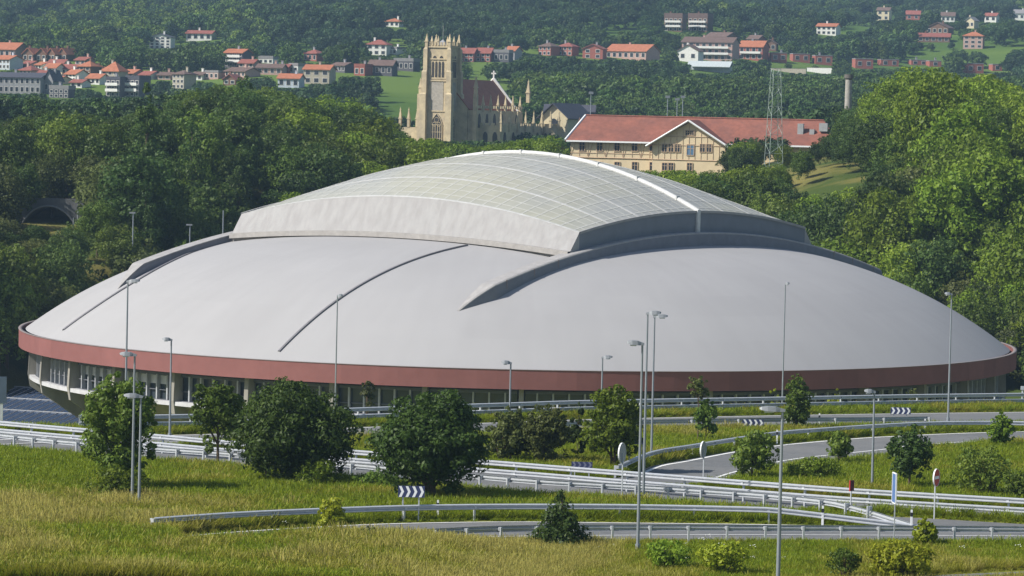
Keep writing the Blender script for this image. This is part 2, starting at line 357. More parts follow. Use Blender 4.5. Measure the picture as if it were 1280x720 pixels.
# lens frame
TH = math.radians(37.5); E1 = np.array([math.cos(TH), -math.sin(TH)]); E2 = np.array([math.sin(TH), math.cos(TH)])
LA, LB = 24.0, 21.25
def uv(u, v, z): p = E1*u+E2*v; return (p[0], p[1], z)
def lens_z(u, v):
    A = 1-(u/LA)**2; B = 1-(v/LB)**2
    return RIM + 12.95 + 2.95*A + 2.0*B + 2.75*A*B
LA0 = -22.7; Us = np.linspace(LA0, LA, 49); Vs = np.linspace(-LB, LB, 33)
def lens_mat():
    mt, nt, b = nodes('translucent_roof_panels'); N = nt.nodes; L = nt.links
    tc = N.new('ShaderNodeTexCoord'); n = N.new('ShaderNodeTexNoise'); n.inputs['Scale'].default_value = .07; n.inputs['Detail'].default_value = 2; L.new(tc.outputs['Object'], n.inputs['Vector'])
    r = N.new('ShaderNodeMapRange'); r.inputs[1].default_value = .45; r.inputs[2].default_value = .62; L.new(n.outputs[0], r.inputs[0])
    mx = N.new('ShaderNodeMix'); mx.data_type = 'RGBA'; L.new(r.outputs[0], mx.inputs[0]); mx.inputs[6].default_value = (.31, .315, .30, 1); mx.inputs[7].default_value = (.335, .332, .275, 1)
    at = N.new('ShaderNodeAttribute'); at.attribute_name = 'panel'
    r2 = N.new('ShaderNodeMapRange'); r2.inputs[3].default_value = .95; r2.inputs[4].default_value = 1.05; L.new(at.outputs['Fac'], r2.inputs[0])
    vm = N.new('ShaderNodeVectorMath'); vm.operation = 'SCALE'; L.new(mx.outputs[2], vm.inputs[0]); L.new(r2.outputs[0], vm.inputs['Scale'])
    L.new(vm.outputs[0], b.inputs['Base Color']); b.inputs['Roughness'].default_value = .5; b.inputs['Specular IOR Level'].default_value = .25
    return mt
LM = lens_mat()
RIBW = mk('white_rib', (.42, .42, .41), .6, spec=.2); BATT = mk('pale_batten', (.415, .415, .385), .6, spec=.2)
for half in (-1, 1):
    mb = MB(); vv = np.linspace(0, LB*half, 49)
    mb.grid([[uv(u, v, lens_z(u, v)) for v in vv] for u in np.linspace(LA0, LA, 97)])
    o = mb.build('movable_roof', LM, arena, False)
    at = o.data.attributes.new('panel', 'FLOAT', 'FACE'); pv_ = RNG.random((27, 16)); fi = np.arange(len(o.data.polygons)); at.data.foreach_set('value', pv_[np.minimum(26, (fi//48)*27//96), (fi % 48)//3].astype(np.float32))
    for k in range(0, 4):                                          # long ribs
        v = half*LB*(k+1)/4 if k < 3 else half*(LB-.12)
        r = MB(); w = .14
        r.grid([[uv(u, v-w, lens_z(u, v-w)+.01), uv(u, v-w, lens_z(u, v-w)+.05), uv(u, v+w, lens_z(u, v+w)+.05), uv(u, v+w, lens_z(u, v+w)+.01)] for u in Us])
        r.build('roof_rib', RIBW, o)
    r = MB(); w = .085                                           # glazing bars
    for k in range(16):
        if (k+1) % 4 == 0: continue
        v = half*LB*(k+1)/16
        r.grid([[uv(u, v-w*.7, lens_z(u, v-w*.7)+.01), uv(u, v-w*.7, lens_z(u, v-w*.7)+.022), uv(u, v+w*.7, lens_z(u, v+w*.7)+.022), uv(u, v+w*.7, lens_z(u, v+w*.7)+.01)] for u in Us])
    for k in range(27):
        u = LA0+(LA-LA0)*(k+.5)/27
        r.grid([[uv(u-w, v, lens_z(u-w, v)+.012), uv(u-w, v, lens_z(u-w, v)+.026), uv(u+w, v, lens_z(u+w, v)+.026), uv(u+w, v, lens_z(u+w, v)+.012)] for v in np.linspace(.3*half, LB*half, 17)])
    r.build('glazing_bar', BATT, o)
r = MB(); r.tube([uv(u, 0, lens_z(u, 0)+.12) for u in np.linspace(LA0, LA+.15, 60)], .27, 10)
for k in range(9): u = -LA+2*LA*(k+.5)/9; r.box(uv(u, 0, lens_z(u, 0)+.2), (.22, .62, .5), -TH)
r.build('ridge_cap', mk('ridge_white', (.52, .52, .51), .5), arena)
zb_end = lambda v: RIM + 12.72-.0036*v*v          # wall foot on the runway beams
zb_side = lambda u: RIM + 12.15-.0019*u*u
for s in (1, -1):
    e = LA if s > 0 else LA0
    mb = MB(); mb.grid([[uv(LA if s > 0 else LA0, v, lens_z(LA if s > 0 else LA0, v)+.1), uv(LA if s > 0 else LA0, v, zb_end(v)-.05)] for v in (Vs if s > 0 else Vs[::-1])])
    w = mb.build('end_wall', mk('end_wall_metal', (.16, .175, .205), .7, 0, .1, .5, spec=.2), arena)
    mb = MB(); mb.grid([[uv(e-s*.1, v, lens_z(e, v)+.14), uv(e+s*.14, v, lens_z(e, v)+.14), uv(e+s*.14, v, lens_z(e, v)-.12)] for v in Vs]); mb.build('trim', FASC, w)
    mb = MB(); p = uv(e+s*.12, 0, 0); mb.box((p[0], p[1], (lens_z(e, 0)+zb_end(0))/2+.1), (.25, .55, lens_z(e, 0)-zb_end(0)+.2), -TH); mb.build('joint_cover', MATS['ridge_white'], w)
    mb = MB()                                                  # the sloping side fascia
    mb.grid([[uv(u, s*LB, lens_z(u, LB)+.02), uv(u*1.0, s*(LB+1.5), zb_side(u))] for u in (Us if s < 0 else Us[::-1])])
    for u, q in ((LA, 1), (LA0, -1)):                            # close the corner between fascia and end wall
        tri = [uv(u+q*.02, s*LB, lens_z(u, LB)+.02), uv(u+q*.02, s*(LB+1.5), zb_side(u)), uv(u+q*.02, s*(LB+1.5), zb_side(u)-.9), uv(u+q*.02, s*LB, zb_end(LB)-.9)]; mb.add(tri, [(0, 1, 2, 3)])
    w = mb.build('side_wall', FASC, arena)
    mb = MB(); mb.grid([[uv(u*1.0, s*(LB+1.45), zb_side(u)+.02), uv(u*1.0, s*(LB+1.95), zb_side(u)-.02), uv(u*1.0, s*(LB+1.95), zb_side(u)-.55), uv(u*1.0, s*(LB+1.4), zb_side(u)-.57), uv(u*1.0, s*(LB+1.3), dome_z(math.hypot(u, LB))-1)] for u in Us]); mb.build('gutter', GREYC, w)
    # runway beam, tapering into the shell at both ends
    mb = MB(); P = []
    for v in np.r_[np.linspace(-40.2, -36.3, 8), np.linspace(-36, 36, 37), np.linspace(36.3, 40.2, 8)]:
        t = min(1, max(0, (40.4-abs(v))/4.2)); i, q = 23.2, 23.2+1.7*t+.05
        zd = lambda e: float(dome_z(math.hypot(e, v)))
        zt = max(zb_end(v)-.02, zd(q)-.3) if t >= 1 else zd(23.4)-.1+(zb_end(v)-zd(23.4)+.1)*t
        P.append([uv(s*i, v, zd(i)-.4), uv(s*i, v, zt), uv(s*(q-.15), v, zt), uv(s*q, v, zt-.1), uv(s*(q+.1), v, zd(q)-.5)])
    mb.grid(P); bm_ = mb.build('runway_beam', DARKR, arena)
    mb = MB(); mb.grid([[np.array(p[1])+[0, 0, -.12], np.array(p[1])+[0, 0, .1], np.array(p[2])+[0, 0, .1], np.array(p[3])+[0, 0, .1], np.array(p[3])+[0, 0, -.06]] for p in P]); mb.build('capping', mk('capping_stone', (.30, .29, .285), .8), bm_)
    mb = MB()
    for v in (-34.5, -30, -26, 26, 30, 34.5): q = uv(s*24.95, v, float(zb_end(v))-.5); mb.box(q, (.1, .16, 1.05), -TH)
    mb.build('bracket', COPE, bm_)
# two drainage channels down the shell, drawn in plan
CH = [np.array([(-5.5, -25.8), (-14.5, -37), (-23.5, -48.1)]), np.array([(-32.6, -1.5), (-36.4, -10), (-40.4, -17.2), (-44.2, -21.2), (-47.9, -23.6)])]
for K in CH+[-c for c in CH]:
    mb = MB(); pts = []
    x0, y0, x1, y1 = *K[0], *K[-1]
    for p in smooth_line([np.r_[q, 0] for q in K], 10): x, y = p[:2]; pts.append((x, y, float(dome_z(math.hypot(x, y)))+.12))
    d = np.array([y1-y0, x0-x1])/math.hypot(x1-x0, y1-y0)*.12
    mb.grid([[(p[0]-d[0], p[1]-d[1], p[2]-.3), (p[0]-d[0], p[1]-d[1], p[2]+.03), (p[0]+d[0], p[1]+d[1], p[2]+.03), (p[0]+d[0], p[1]+d[1], p[2]-.3)] for p in pts])
    mb.build('roof_channel', mk('channel_metal', (.15, .145, .155), .7), arena)

# ------------------------------------------------------------------ guard rails
WP = [(0, -.155), (.1, -.115), (.1, -.07), (.0, -.025), (.0, .025), (.1, .07), (.1, .115), (0, .155)]
def guard_rail(name, label, L, side, heights, post_step, post_side, n0=0, post_h=None, end_low=False, group='guard rails along the roads'):
    """side: +1 the corrugation faces left of the line, -1 right"""
    c = L[len(L)//2]; root = thing(name, label, 'guard rail', c, 0, group)
    L = resample(L, .9); D = [offset(L, o*side) for o in (0, .085, .012)]
    t = np.gradient(L[:, :2], axis=0); t /= np.linalg.norm(t, axis=1)[:, None]; nrm = np.c_[-t[:, 1], t[:, 0]]*side
    for h in heights:
        mb = MB(); P = []
        for i, p in enumerate(L):
            hh = h
            if end_low: k = (len(L)-1-i)*.9; hh = h*min(1, .15+k/9)
            front = [(p[0]+nrm[i][0]*o, p[1]+nrm[i][1]*o, p[2]+hh+z) for o, z in WP]
            back = [(p[0]+nrm[i][0]*(o-.012), p[1]+nrm[i][1]*(o-.012), p[2]+hh+z) for o, z in WP[::-1]]
            P.append([np.array(q)-c for q in front+back+front[:1]])
        mb.grid(P); mb.build('beam', STEEL, root)
    Q = resample(L, post_step); top = (post_h or max(heights)+.1)
    first = None
    for i, q in enumerate(Q[:98]):
        if end_low and i > len(Q)-3: break
        if first is None:
            mb = MB(); mb.box((0, 0, top/2-.1), (.09, .13, top+.2)); first = o = mb.build('post', STEEL, root)
            for h in heights:
                mb = MB(); mb.box((0, .12, h), (.16, .2, .18)); mb.build('spacer', STEEL, first)
        else:
            o = first.copy(); COL.objects.link(o); o.parent = root
            for ch in first.children: k = ch.copy(); COL.objects.link(k); k.parent = o
        j = int(np.argmin(np.linalg.norm(L-q, axis=1))); yaw = math.atan2(t[j][1], t[j][0]) + (0 if side > 0 else PI)
        o.location = tuple(q-c + np.r_[-nrm[j]*.16, 0]); o.rotation_euler.z = yaw
    return root
guard_rail('guard_rail', 'single steel guard rail on the near side of the motorway, ending low at the gore', offset(R1, 0), 1, (.70,), 2.0, 1, end_low=True)
guard_rail('guard_rail', 'double beam steel barrier in the middle of the motorway, behind the single rail', R2, -1, (1.06, .56), 4.0, 1, post_h=1.15)
guard_rail('guard_rail', 'double beam barrier running just below the arena wall beyond the ring road', pline(R3_PX+[(1380, 508)]), -1, (1.12, .62), 4.0, 1, post_h=1.2)
guard_rail('guard_rail', 'curved guard rail with dark face behind the nearest slip road', pline([(192, 669), (250, 664.5), (320, 660), (430, 655), (520, 652), (640, 650.5), (800, 651), (960, 654.5), (1080, 659), (1147, 662)]), -1, (.72,), 4.0, 1, end_low=True)
guard_rail('guard_rail', 'lowest guard rail on the near edge of the nearest slip road, posts toward the meadow', pline([(470, 690), (540, 684), (640, 679.5), (800, 678), (960, 678.5), (1130, 679), (1280, 680), (1380, 681)]), 1, (.74,), 2.0, 1)
guard_rail('guard_rail', 'guard rail curving up along the outer edge of the loop road', pline([(772, 598), (815, 580), (865, 571), (927, 560.5), (975, 553.5), (1035, 548.5), (1092, 544.5), (1160, 541), (1235, 540), (1300, 541), (1380, 543)]), -1, (.68,), 4.0, 1)
guard_rail('guard_rail', 'thin far guard rail between the ring road and the grass strip with chevron boards', pline([(690, 544), (822, 540.5), (960, 538), (1095, 537), (1160, 536)]), 1, (.78,), 4.0, 1)

# ------------------------------------------------------------------ street lamps
def street_lamp(base, top_px, head, label, d=None, r=.085, hl=1.0, group='street lamps along the roads', zb=None, top_thick=.2):
    """base pixel or world point, top pixel at the same distance"""
    b = gp(*base) if len(base) == 2 else np.array(base, float)
    t = at_y(top_px[0], top_px[1], b[1]); h = t[2]-b[2]
    root = thing('street_lamp', label, 'street lamp', b, 0, group)
    mb = MB(); k = t-b; k = np.array([k[0]*.12, 0, h])                 # nearly plumb
    mb.tube([(0, 0, -.2), (k[0]*.5, 0, h*.5), (k[0], 0, h)], [r, r*.8, r*.6], 10); mb.build('pole', POLE, root)
    mb = MB(); mb.tube([(0, 0, 0), (0, 0, .5)], [r*1.5, r*1.5], 10); mb.build('pole_base', POLE, root)
    mb = MB(); s = 1 if head > 0 else -1; L_ = abs(head)
    P = []
    for x, w, z0, z1 in ((-.12, .06, -.06, .05), (.1, .09, -.06, .1), (.3, .17, -.06, .16), (.65, .2, -.04, .17), (.9, .15, 0, .14), (1., .05, .04, .1)):
        x = x*L_*s; P.append([(k[0]+x, -w, h+z0), (k[0]+x, w, h+z0), (k[0]+x, w*.6, h+z1), (k[0]+x, -w*.6, h+z1), (k[0]+x, -w, h+z0)])
    mb.grid(P); mb.build('lamp_head', HEAD, root)
    mb = MB(); mb.box((k[0]+.58*L_*s, 0, h-.075), (.4*L_, .24, .05)); mb.build('diffuser', mk('lamp_glass', (.6, .62, .62), .2), root)
    return root
street_lamp((156, 556), (162, 352), .8, 'tall street lamp whose pole crosses the roof left of the channel, behind two lamp heads')
street_lamp((212, 551), (214, 425), -.6, 'slim street lamp against the red band just right of the leftmost tree')
p = at_y(418, 536, 296); p[2] = float(terrain(p[0], p[1])); street_lamp(tuple(p), (426, 370), .45, 'tall street lamp crossing the lower end of the roof channel near the bushes')
street_lamp((636, 577), (637, 454), -.6, 'street lamp in front of the red band right of the big dark tree')
street_lamp((751, 548), (752, 447), .7, 'short street lamp with head to the right, left of the trio of tall lamps')
street_lamp((797, 693), (801, 430), -.75, 'nearest of the trio of tall lamps, standing in the meadow by the slip road')
street_lamp((804, 629), (809, 392), .75, 'tallest lamp of the trio, planted between motorway and nearest slip road')
street_lamp((814, 577), (818, 396), .85, 'lamp of the trio standing at the outer edge of the loop road')
p = at_y(977, 530, 300); p[2] = float(terrain(p[0], p[1])); street_lamp(tuple(p), (983, 355), .35, 'very tall thin lamp right of the trio rising highest over the white roof')
street_lamp((1185, 530), (1190, 368), -.55, 'tall lamp near the right end of the red band')
street_lamp((1090, 615), (1090, 490), -.6, 'low lamp in the grass between motorway and loop road')
street_lamp((972, 741), (980, 513), -1.0, 'nearest lamp whose pole runs out of the bottom of the picture', r=.1)
street_lamp((165, 636), (170, 444), -.8, 'higher lamp of the close pair beside the leftmost tree')
street_lamp((173.5, 641), (178, 496), -.9, 'lower lamp of the close pair beside the leftmost tree')
p = at_y(1277, 530, 300); p[2] = float(terrain(p[0], p[1])); mb = MB(); mb.tube([(0, 0, 0), (0, 0, at_y(1277, 485, 300)[2]-p[2])], .07); mb.box((0, 0, at_y(1277, 485, 300)[2]-p[2]), (.3, .2, .3))
tag(mb.build('marker_post', STEEL, None, False, p), 'grey post behind the far barrier at the right edge of the picture', 'post')
for (x, yt, yb, Y, lab) in ((97, 252, 300, 478, 'distant street lamp beside the dark tunnel mouth'), (91.5, 272, 300, 476, 'plain distant pole left of the lamp at the tunnel mouth'), (165.5, 266, 326, 446, 'distant street lamp before the wood left of the dome'),
        (19, 298, 330, 440, 'small distant lamp among the bushes below the tunnel'), (237, 281, 315, 452, 'faint distant lamp just above the roof beam left of the dome'), (278.5, 263, 300, 452, 'thin distant pole rising behind the left corner of the raised roof')):
    b = at_y(x, yb, Y); b[2] = float(terrain(b[0], b[1])); t = at_y(x, yt, Y); h = t[2]-b[2]
    root = thing('street_lamp', lab, 'street lamp', b, 0, 'distant lamps behind the arena')
    mb = MB(); mb.tube([(0, 0, 0), (0, 0, h)], [.1, .07]); mb.build('pole', POLE, root)
    if 'pole' not in lab: mb = MB(); mb.box((-.1, 0, h), (.75, .3, .18)); mb.build('lamp_head', HEAD, root)

# ------------------------------------------------------------------ road signs
NAVY = mk('navy_sign_face', (.035, .045, .11), .5, spec=.3); SIGNB = mk('sign_back_grey', (.33, .34, .36), .55, .2); REDS = mk('sign_red', (.42, .03, .03), .5); BLUE = mk('sign_blue', (.08, .15, .33), .45)
def chevron(x0, x1, y0, y1, posts, ybase, label, dirn=1, n=4, dark=False, yaw=0):
    c = gp((x0+x1)/2, ybase); Y = c[1]; a = at_y(x0, y0, Y); b = at_y(x1, y1, Y)
    w = abs(b[0]-a[0])/math.cos(yaw); h = abs(a[2]-b[2]); zt = (a[2]+b[2])/2-c[2]
    root = thing('chevron_board', label, 'road sign', c, yaw, 'chevron boards at the bends')
    mb = MB(); mb.box((0, 0, zt), (w, .05, h)); bd = mb.build('board', NAVY, root)
    mb = MB(); st = w/n; q = st*.5
    for k in range(n):
        x = -w/2+st*(k+.12)
        for s in (-1, 1):
            V = [(x, 0, zt+s*h*.47), (x+q*.8, 0, zt+s*h*.47), (x+q*.8+q*.75, 0, zt), (x+q*.75, 0, zt)]
            if dirn < 0: V = [(-vx, vy, vz) for vx, vy, vz in V]
            V = [(vx, -.03, vz) for vx, vy, vz in V]; F = [(0, 1, 2, 3)] if s*dirn < 0 else [(3, 2, 1, 0)]
            mb.add(V, F)
    mb.build('arrow', mk('shaded_arrow_paint', (.16, .17, .24)) if dark else WHITE, bd)  # on shaded boards the shade is put into a darker arrow colour
    for px in posts:
        p = at_y(px, ybase, Y); mb = MB(); mb.box((p[0]-c[0], .06, (zt)/2), (.07, .05, zt+h*.8)); mb.build('post', STEEL, root)
chevron(497, 530, 607, 622, (503, 523), 652, 'large chevron board of four white arrows before the big dark tree')
chevron(928, 954, 524, 533, (933, 950), 541, 'chevron board of white arrows on the far grass strip left of the slim tree')
chevron(1113, 1138, 509, 518, (1117, 1133), 529, 'chevron board of white arrows beside the ring road, right of the slim tree')
chevron(782, 806, 546.5, 555.5, (786, 803), 588, 'shaded chevron board half hidden behind the trio of tall lamps', dark=True)
chevron(714, 740, 577, 585, (718, 736), 600, 'shaded chevron board just above the motorway barrier', dark=True)
def round_sign(cx, cy, w, h, bx, by, label, face, yaw, back=True):
    c = gp(bx, by); p = at_y(cx, cy, c[1]); s = F_PX/c[1]; R = h/2/s
    root = thing('round_sign', label, 'road sign', c, yaw)
    mb = MB(); z = p[2]-c[2]; mb.tube([(0, -.02, z), (0, .02, z)], R, 28); d = mb.build('disc', face, root)
    mb = MB()
    n = 28
    for k in range(n):
        a0, a1 = 2*PI*k/n, 2*PI*(k+1)/n
        mb.add([(math.cos(a)*r, y, z+math.sin(a)*r) for a in (a0, a1) for r in (R*.99, R*1.02) for y in (-.04, .04)], [(0, 1, 5, 4), (2, 6, 7, 3), (0, 4, 6, 2), (1, 3, 7, 5)])
    mb.build('rim', WHITE, d)
    mb = MB(); mb.box((0, .06 if not back else -.05, z/2-.1), (.07, .06, z+.2)); mb.build('post', STEEL, root)
    return root, z, R, d
round_sign(775, 566, 10, 25, 776, 628, 'round sign seen from its grey back at the motorway edge, left of the trio', SIGNB, math.radians(68))
round_sign(877, 562, 8, 21, 878, 600, 'round sign seen from its grey back on the loop road right of the trio', SIGNB, math.radians(68))
rt, z, R, d = round_sign(1171.5, 597, 9, 22, 1169, 649, 'red round no entry sign with pale bar on a thin post', REDS, math.radians(64), False)
mb = MB(); mb.box((0, -.03, z), (R*1.3, .03, R*.32)); mb.build('bar', WHITE, d)
c = gp(1064, 643); z = at_y(1065, 607, c[1])[2]-c[2]; rt = thing('square_sign', 'small dark red rectangular sign standing behind the motorway barrier', 'road sign', c, math.radians(48))
mb = MB(); mb.box((0, 0, z), (.34, .04, .58)); mb.build('panel', mk('sign_maroon', (.10, .03, .035)), rt); mb = MB(); mb.box((0, .05, z/2), (.06, .05, z)); mb.build('post', STEEL, rt)
mb = MB(); mb.box((-.19, 0, z), (.05, .06, .6)); mb.build('edge_strip', REDS, rt)
c = gp(1116, 682); z = at_y(1117, 610, c[1])[2]-c[2]; rt = thing('direction_sign', 'tall narrow blue sign seen almost edge on at the slip road', 'road sign', c, math.radians(-84))
mb = MB(); mb.box((0, 0, z), (.8, .04, 1.42)); q = mb.build('panel', BLUE, rt); mb = MB()
for s in (-1, 1): mb.box((s*.42, 0, z), (.06, .06, 1.5)); mb.box((0, 0, z+s*.74), (.8, .055, .05))
mb.build('rim', WHITE, q); mb = MB(); mb.box((0, .05, z/2), (.06, .05, z)); mb.build('post', STEEL, rt)
for (x, y, lab) in ((547, 650, 'white delineator with black band right of the large chevron board'), (1028, 657, 'white delineator between the motorway rail and the slip road rail'), (1139, 662, 'white delineator at the tip where both rails end'),
        (1024, 534, 'white delineator on the far verge left of the far chevron board'), (1156, 541, 'white delineator on the loop road rail near the tall lamp'), (971, 556, 'white delineator on the loop road beside the nearest lamp head')):
    c = gp(x, y); rt = thing('delineator', lab, 'marker post', c, 0, 'white delineator posts')
    mb = MB(); mb.box((0, 0, .52), (.12, .09, 1.04), 0, 0, .8); mb.build('post', WHITE, rt)
    mb = MB(); mb.box((0, 0, .8), (.135, .105, .2)); mb.build('band', BLACKP, rt)

# ------------------------------------------------------------------ trees
LEAF = {
 'bright': leafmat('leaves_bright', (.10, .17, .012), (.18, .25, .024)),
 'mid': leafmat('leaves_mid', (.066, .118, .016), (.13, .185, .028)),
 'dark': leafmat('leaves_dark', (.038, .078, .016), (.08, .125, .028)),
 'deep': leafmat('leaves_deep', (.034, .064, .013), (.072, .115, .021)),
 'olive': leafmat('leaves_olive', (.066, .086, .022), (.115, .138, .038)),
 'yellow': leafmat('leaves_yellow', (.20, .26, .014), (.34, .37, .03), .4, .1),
}
def crown_arrays(rng, rad, h0, h1, ncl, nleaf, ls, shape='round', fill=.55, flat=1., jit=.38, wisp=.9):
    """leaf clumps spread over the volume of a crown; returns verts (n,4,3)"""
    hz = (h1-h0)/2; cz = (h0+h1)/2; Cs = []; Rs = []
    while len(Cs) < ncl:
        p = rng.normal(size=3); p /= np.linalg.norm(p); p *= rng.random()**(fill*.6)
        if shape == 'cone':
            t = rng.random()**1.3; ra = rad*(1-t)**.8*(.45+.55*rng.random()); w = rng.random()*2*PI
            Cs.append((ra*math.cos(w), ra*math.sin(w), h0+(h1-h0)*t)); Rs.append(rad*(.42*(1-t)+.12)); continue
        if shape == 'oval': q = (p[0]*rad*.86, p[1]*rad*.86, cz+p[2]*hz*.86)
        else:
            q = (p[0]*rad*.75, p[1]*rad*.75, cz+p[2]*hz*.78 if p[2] > 0 else cz+p[2]*hz*.62)
        Cs.append(q); Rs.append(rad*(.22+.2*rng.random()))
    if shape != 'cone':                                    # loose outer sprays break the outline
        for k in range(int(ncl*wisp)):
            p = rng.normal(size=3); p[2] = p[2]*.9+.2; p /= np.linalg.norm(p); e = .8+.25*rng.random()
            Cs.append((p[0]*rad*e, p[1]*rad*e, cz+p[2]*hz*e*.98)); Rs.append(rad*(.07+.1*rng.random()))
    Cs = np.array(Cs); Rs = np.array(Rs); ncl = len(Cs)
    w = Rs**1.6/np.sum(Rs**1.6); idx = rng.choice(ncl, nleaf, p=w)
    dr = rng.normal(size=(nleaf, 3)); dr[:, 2] += .25; dr /= np.linalg.norm(dr, axis=1)[:, None]
    rr = Rs[idx]*(.55+.55*rng.random(nleaf)**.6)
    pos = Cs[idx]+dr*rr[:, None]*np.array([1, 1, .8*flat])
    n = dr+rng.normal(size=(nleaf, 3))*jit; n /= np.linalg.norm(n, axis=1)[:, None]
    a = np.cross(n, rng.normal(size=(nleaf, 3))); a /= np.linalg.norm(a, axis=1)[:, None]; b = np.cross(n, a)
    s = ls*(.55+.8*rng.random(nleaf))[:, None]
    return np.stack([pos-a*s, pos-b*s*.55, pos+a*s, pos+b*s*.55], 1), Cs
def mesh_from_quads(name, V, mat):
    n = len(V); me = bpy.data.meshes.new(name); me.vertices.add(n*4); me.vertices.foreach_set('co', V.reshape(-1).astype(np.float32))
    me.loops.add(n*4); me.loops.foreach_set('vertex_index', np.arange(n*4, dtype=np.int32)); me.polygons.add(n)
    me.polygons.foreach_set('loop_start', np.arange(0, n*4, 4, dtype=np.int32)); me.polygons.foreach_set('loop_total', np.full(n, 4, np.int32))
    me.materials.append(mat); me.update(calc_edges=True); return me
def trunk_mesh(rng, rad, h0, h1, Cs, r, multi=1):
    mb = MB()
    for k in range(multi):
        ox, oy = (rng.normal()*rad*.18, rng.normal()*rad*.18) if multi > 1 else (0, 0)
        top = h0+(h1-h0)*.7
        mb.tube([(ox*.4, oy*.4, -.3), (ox, oy, h0*.6+.1), (ox*1.3+rng.normal()*.1, oy*1.3+rng.normal()*.1, (h0+top)/2), (ox*1.5+rng.normal()*.15, oy*1.5, top)], [r*1.35, r, r*.65, r*.15], 7)
    for c in Cs[:10]:
        z0 = max(h0*.5, c[2]-abs(c[0])*.9-.4); mb.tube([(0, 0, z0*.9), (c[0]*.5, c[1]*.5, (z0+c[2])/2+.1), (c[0]*.95, c[1]*.95, c[2])], [r*.5, r*.3, r*.08], 5, caps=False)
    me = bpy.data.meshes.new('trunk'); me.from_pydata(mb.v, [], mb.f); me.materials.append(TRUNK); return me
PROTO = {}; WISP = [.9]
def proto(kind, seed, rad, h0, h1, ncl, nleaf, ls, mat, shape='round', r=.22, multi=1, flat=1.):
    rng = np.random.default_rng(seed); V, Cs = crown_arrays(rng, rad, h0, h1, ncl, nleaf, ls, shape, flat=flat, wisp=WISP[0])
    return (mesh_from_quads('crown', V, LEAF[mat]), trunk_mesh(rng, rad, h0, h1, Cs, r, multi))
def put_tree(pr, loc, s, yaw, name, label, cat, group=None, sz=None):
    root = thing(name, label, cat, loc, yaw, group); root.scale = (s, s, sz or s)
    for nm, me in (('crown', pr[0]), ('trunk', pr[1])):
        o = bpy.data.objects.new(nm, me); COL.objects.link(o); o.parent = root
    return root
# trees near the roads: base pixel, crown box in pixels
def near_tree(x0, x1, y0, y1, bx, by, mat, label, shape='round', ncl=40, nleaf=5200, ls=.17, name='roadside_tree', cat='tree', multi=1, seed=None, r=.13, P=None, group=None):
    r = min(r, (x1-x0)*.0013)
    b = gp(bx, by) if P is None else P; s = F_PX/b[1]
    rad = (x1-x0)/2/s; h1 = (by-y0)/s; h0 = max(.05, (by-y1)/s)
    WISP[0] = 1.0 if cat == 'tree' else 1.8
    pr = proto('', seed or int(x0*3+y0), rad*1.0, h0, h1, int(ncl*1.3), int(nleaf*(1.9 if x1-x0 > 75 and cat == 'tree' else 1.25)), ls*.72, mat, shape, r, multi)
    off = ((x0+x1)/2-bx)/s
    o = put_tree(pr, b, 1, 0, name, label, cat, group)
    for ch in o.children:
        if ch.name.startswith('crown'): ch.location.x = off*.8
    return o
near_tree(100, 196, 468, 606, 146, 618, 'mid', 'tall loose tree beside the close pair of lamps at the left', 'oval', 46, 9000, .16, multi=2)
near_tree(108, 186, 580, 628, 142, 629, 'bright', 'low bright green bush at the foot of the leftmost tree', 'round', 18, 2200, .13, 'bush', 'bush', 2)
near_tree(290, 450, 478, 610, 352, 607, 'deep', 'broad dark spreading tree hiding the rails left of centre', 'round', 60, 15000, .17, r=.18, multi=2)
near_tree(238, 308, 470, 566, 272, 585, 'mid', 'lighter green tree touching the left side of the broad dark tree', 'round', 36, 5500, .17)
near_tree(464, 606, 489, 628, 540, 628, 'deep', 'round dark tree behind the large chevron board', 'round', 58, 15000, .17, r=.18, multi=2)
near_tree(368, 426, 575, 612, 398, 613, 'bright', 'bright green bush under the edge of the broad dark tree', 'round', 22, 3000, .12, 'bush', 'bush', 2)
near_tree(440, 500, 592, 614, 470, 615, 'mid', 'low flat bush in the gap between the two dark trees', 'round', 16, 1800, .12, 'bush', 'bush', 2)
near_tree(606, 660, 508, 580, 628, 582, 'olive', 'dull olive shrub behind the rails right of the round dark tree', 'oval', 26, 3600, .17, 'shrub', 'shrub', 3)
near_tree(648, 712, 505, 583, 682, 584, 'olive', 'wide olive brown shrub beside the narrow dark sapling', 'round', 32, 4600, .17, 'shrub', 'shrub', 3)
near_tree(712, 732, 502, 574, 721, 580, 'deep', 'narrow dark sapling between olive shrub and bright tree', 'oval', 18, 1600, .15)
near_tree(728, 800, 478, 588, 768, 590, 'bright', 'bright green tree just left of the trio of tall lamps', 'round', 44, 8000, .17, multi=2)
near_tree(866, 896, 492, 552, 882, 556, 'mid', 'slender young tree on the far grass strip right of the trio', 'oval', 18, 1500, .16)
near_tree(856, 884, 468, 500, 872, 556, 'olive', 'thin wispy treetop in front of the red band, above the slender young tree', 'round', 14, 900, .13)
near_tree(912, 972, 536, 602, 940, 604, 'mid', 'round young tree beside the loop road left of the nearest lamp', 'round', 26, 3000, .16)
near_tree(978, 1014, 466, 536, 996, 541, 'mid', 'slim upright tree in front of the red band right of the very tall lamp', 'oval', 26, 2600, .17)
near_tree(1030, 1066, 538, 576, 1047, 585, 'mid', 'small tree on the inner edge of the loop road', 'round', 20, 1700, .15)
near_tree(1104, 1166, 532, 606, 1136, 616, 'dark', 'ragged young tree in the grass behind the blue sign', 'round', 26, 3200, .16)
near_tree(1232, 1268, 515, 561, 1250, 563, 'bright', 'small round tree on the loop road verge near the right edge', 'round', 22, 2400, .16)
near_tree(668, 734, 612, 684, 702, 688, 'dark', 'ragged dark sapling growing through the near slip road rail', 'cone', 44, 3400, .14)
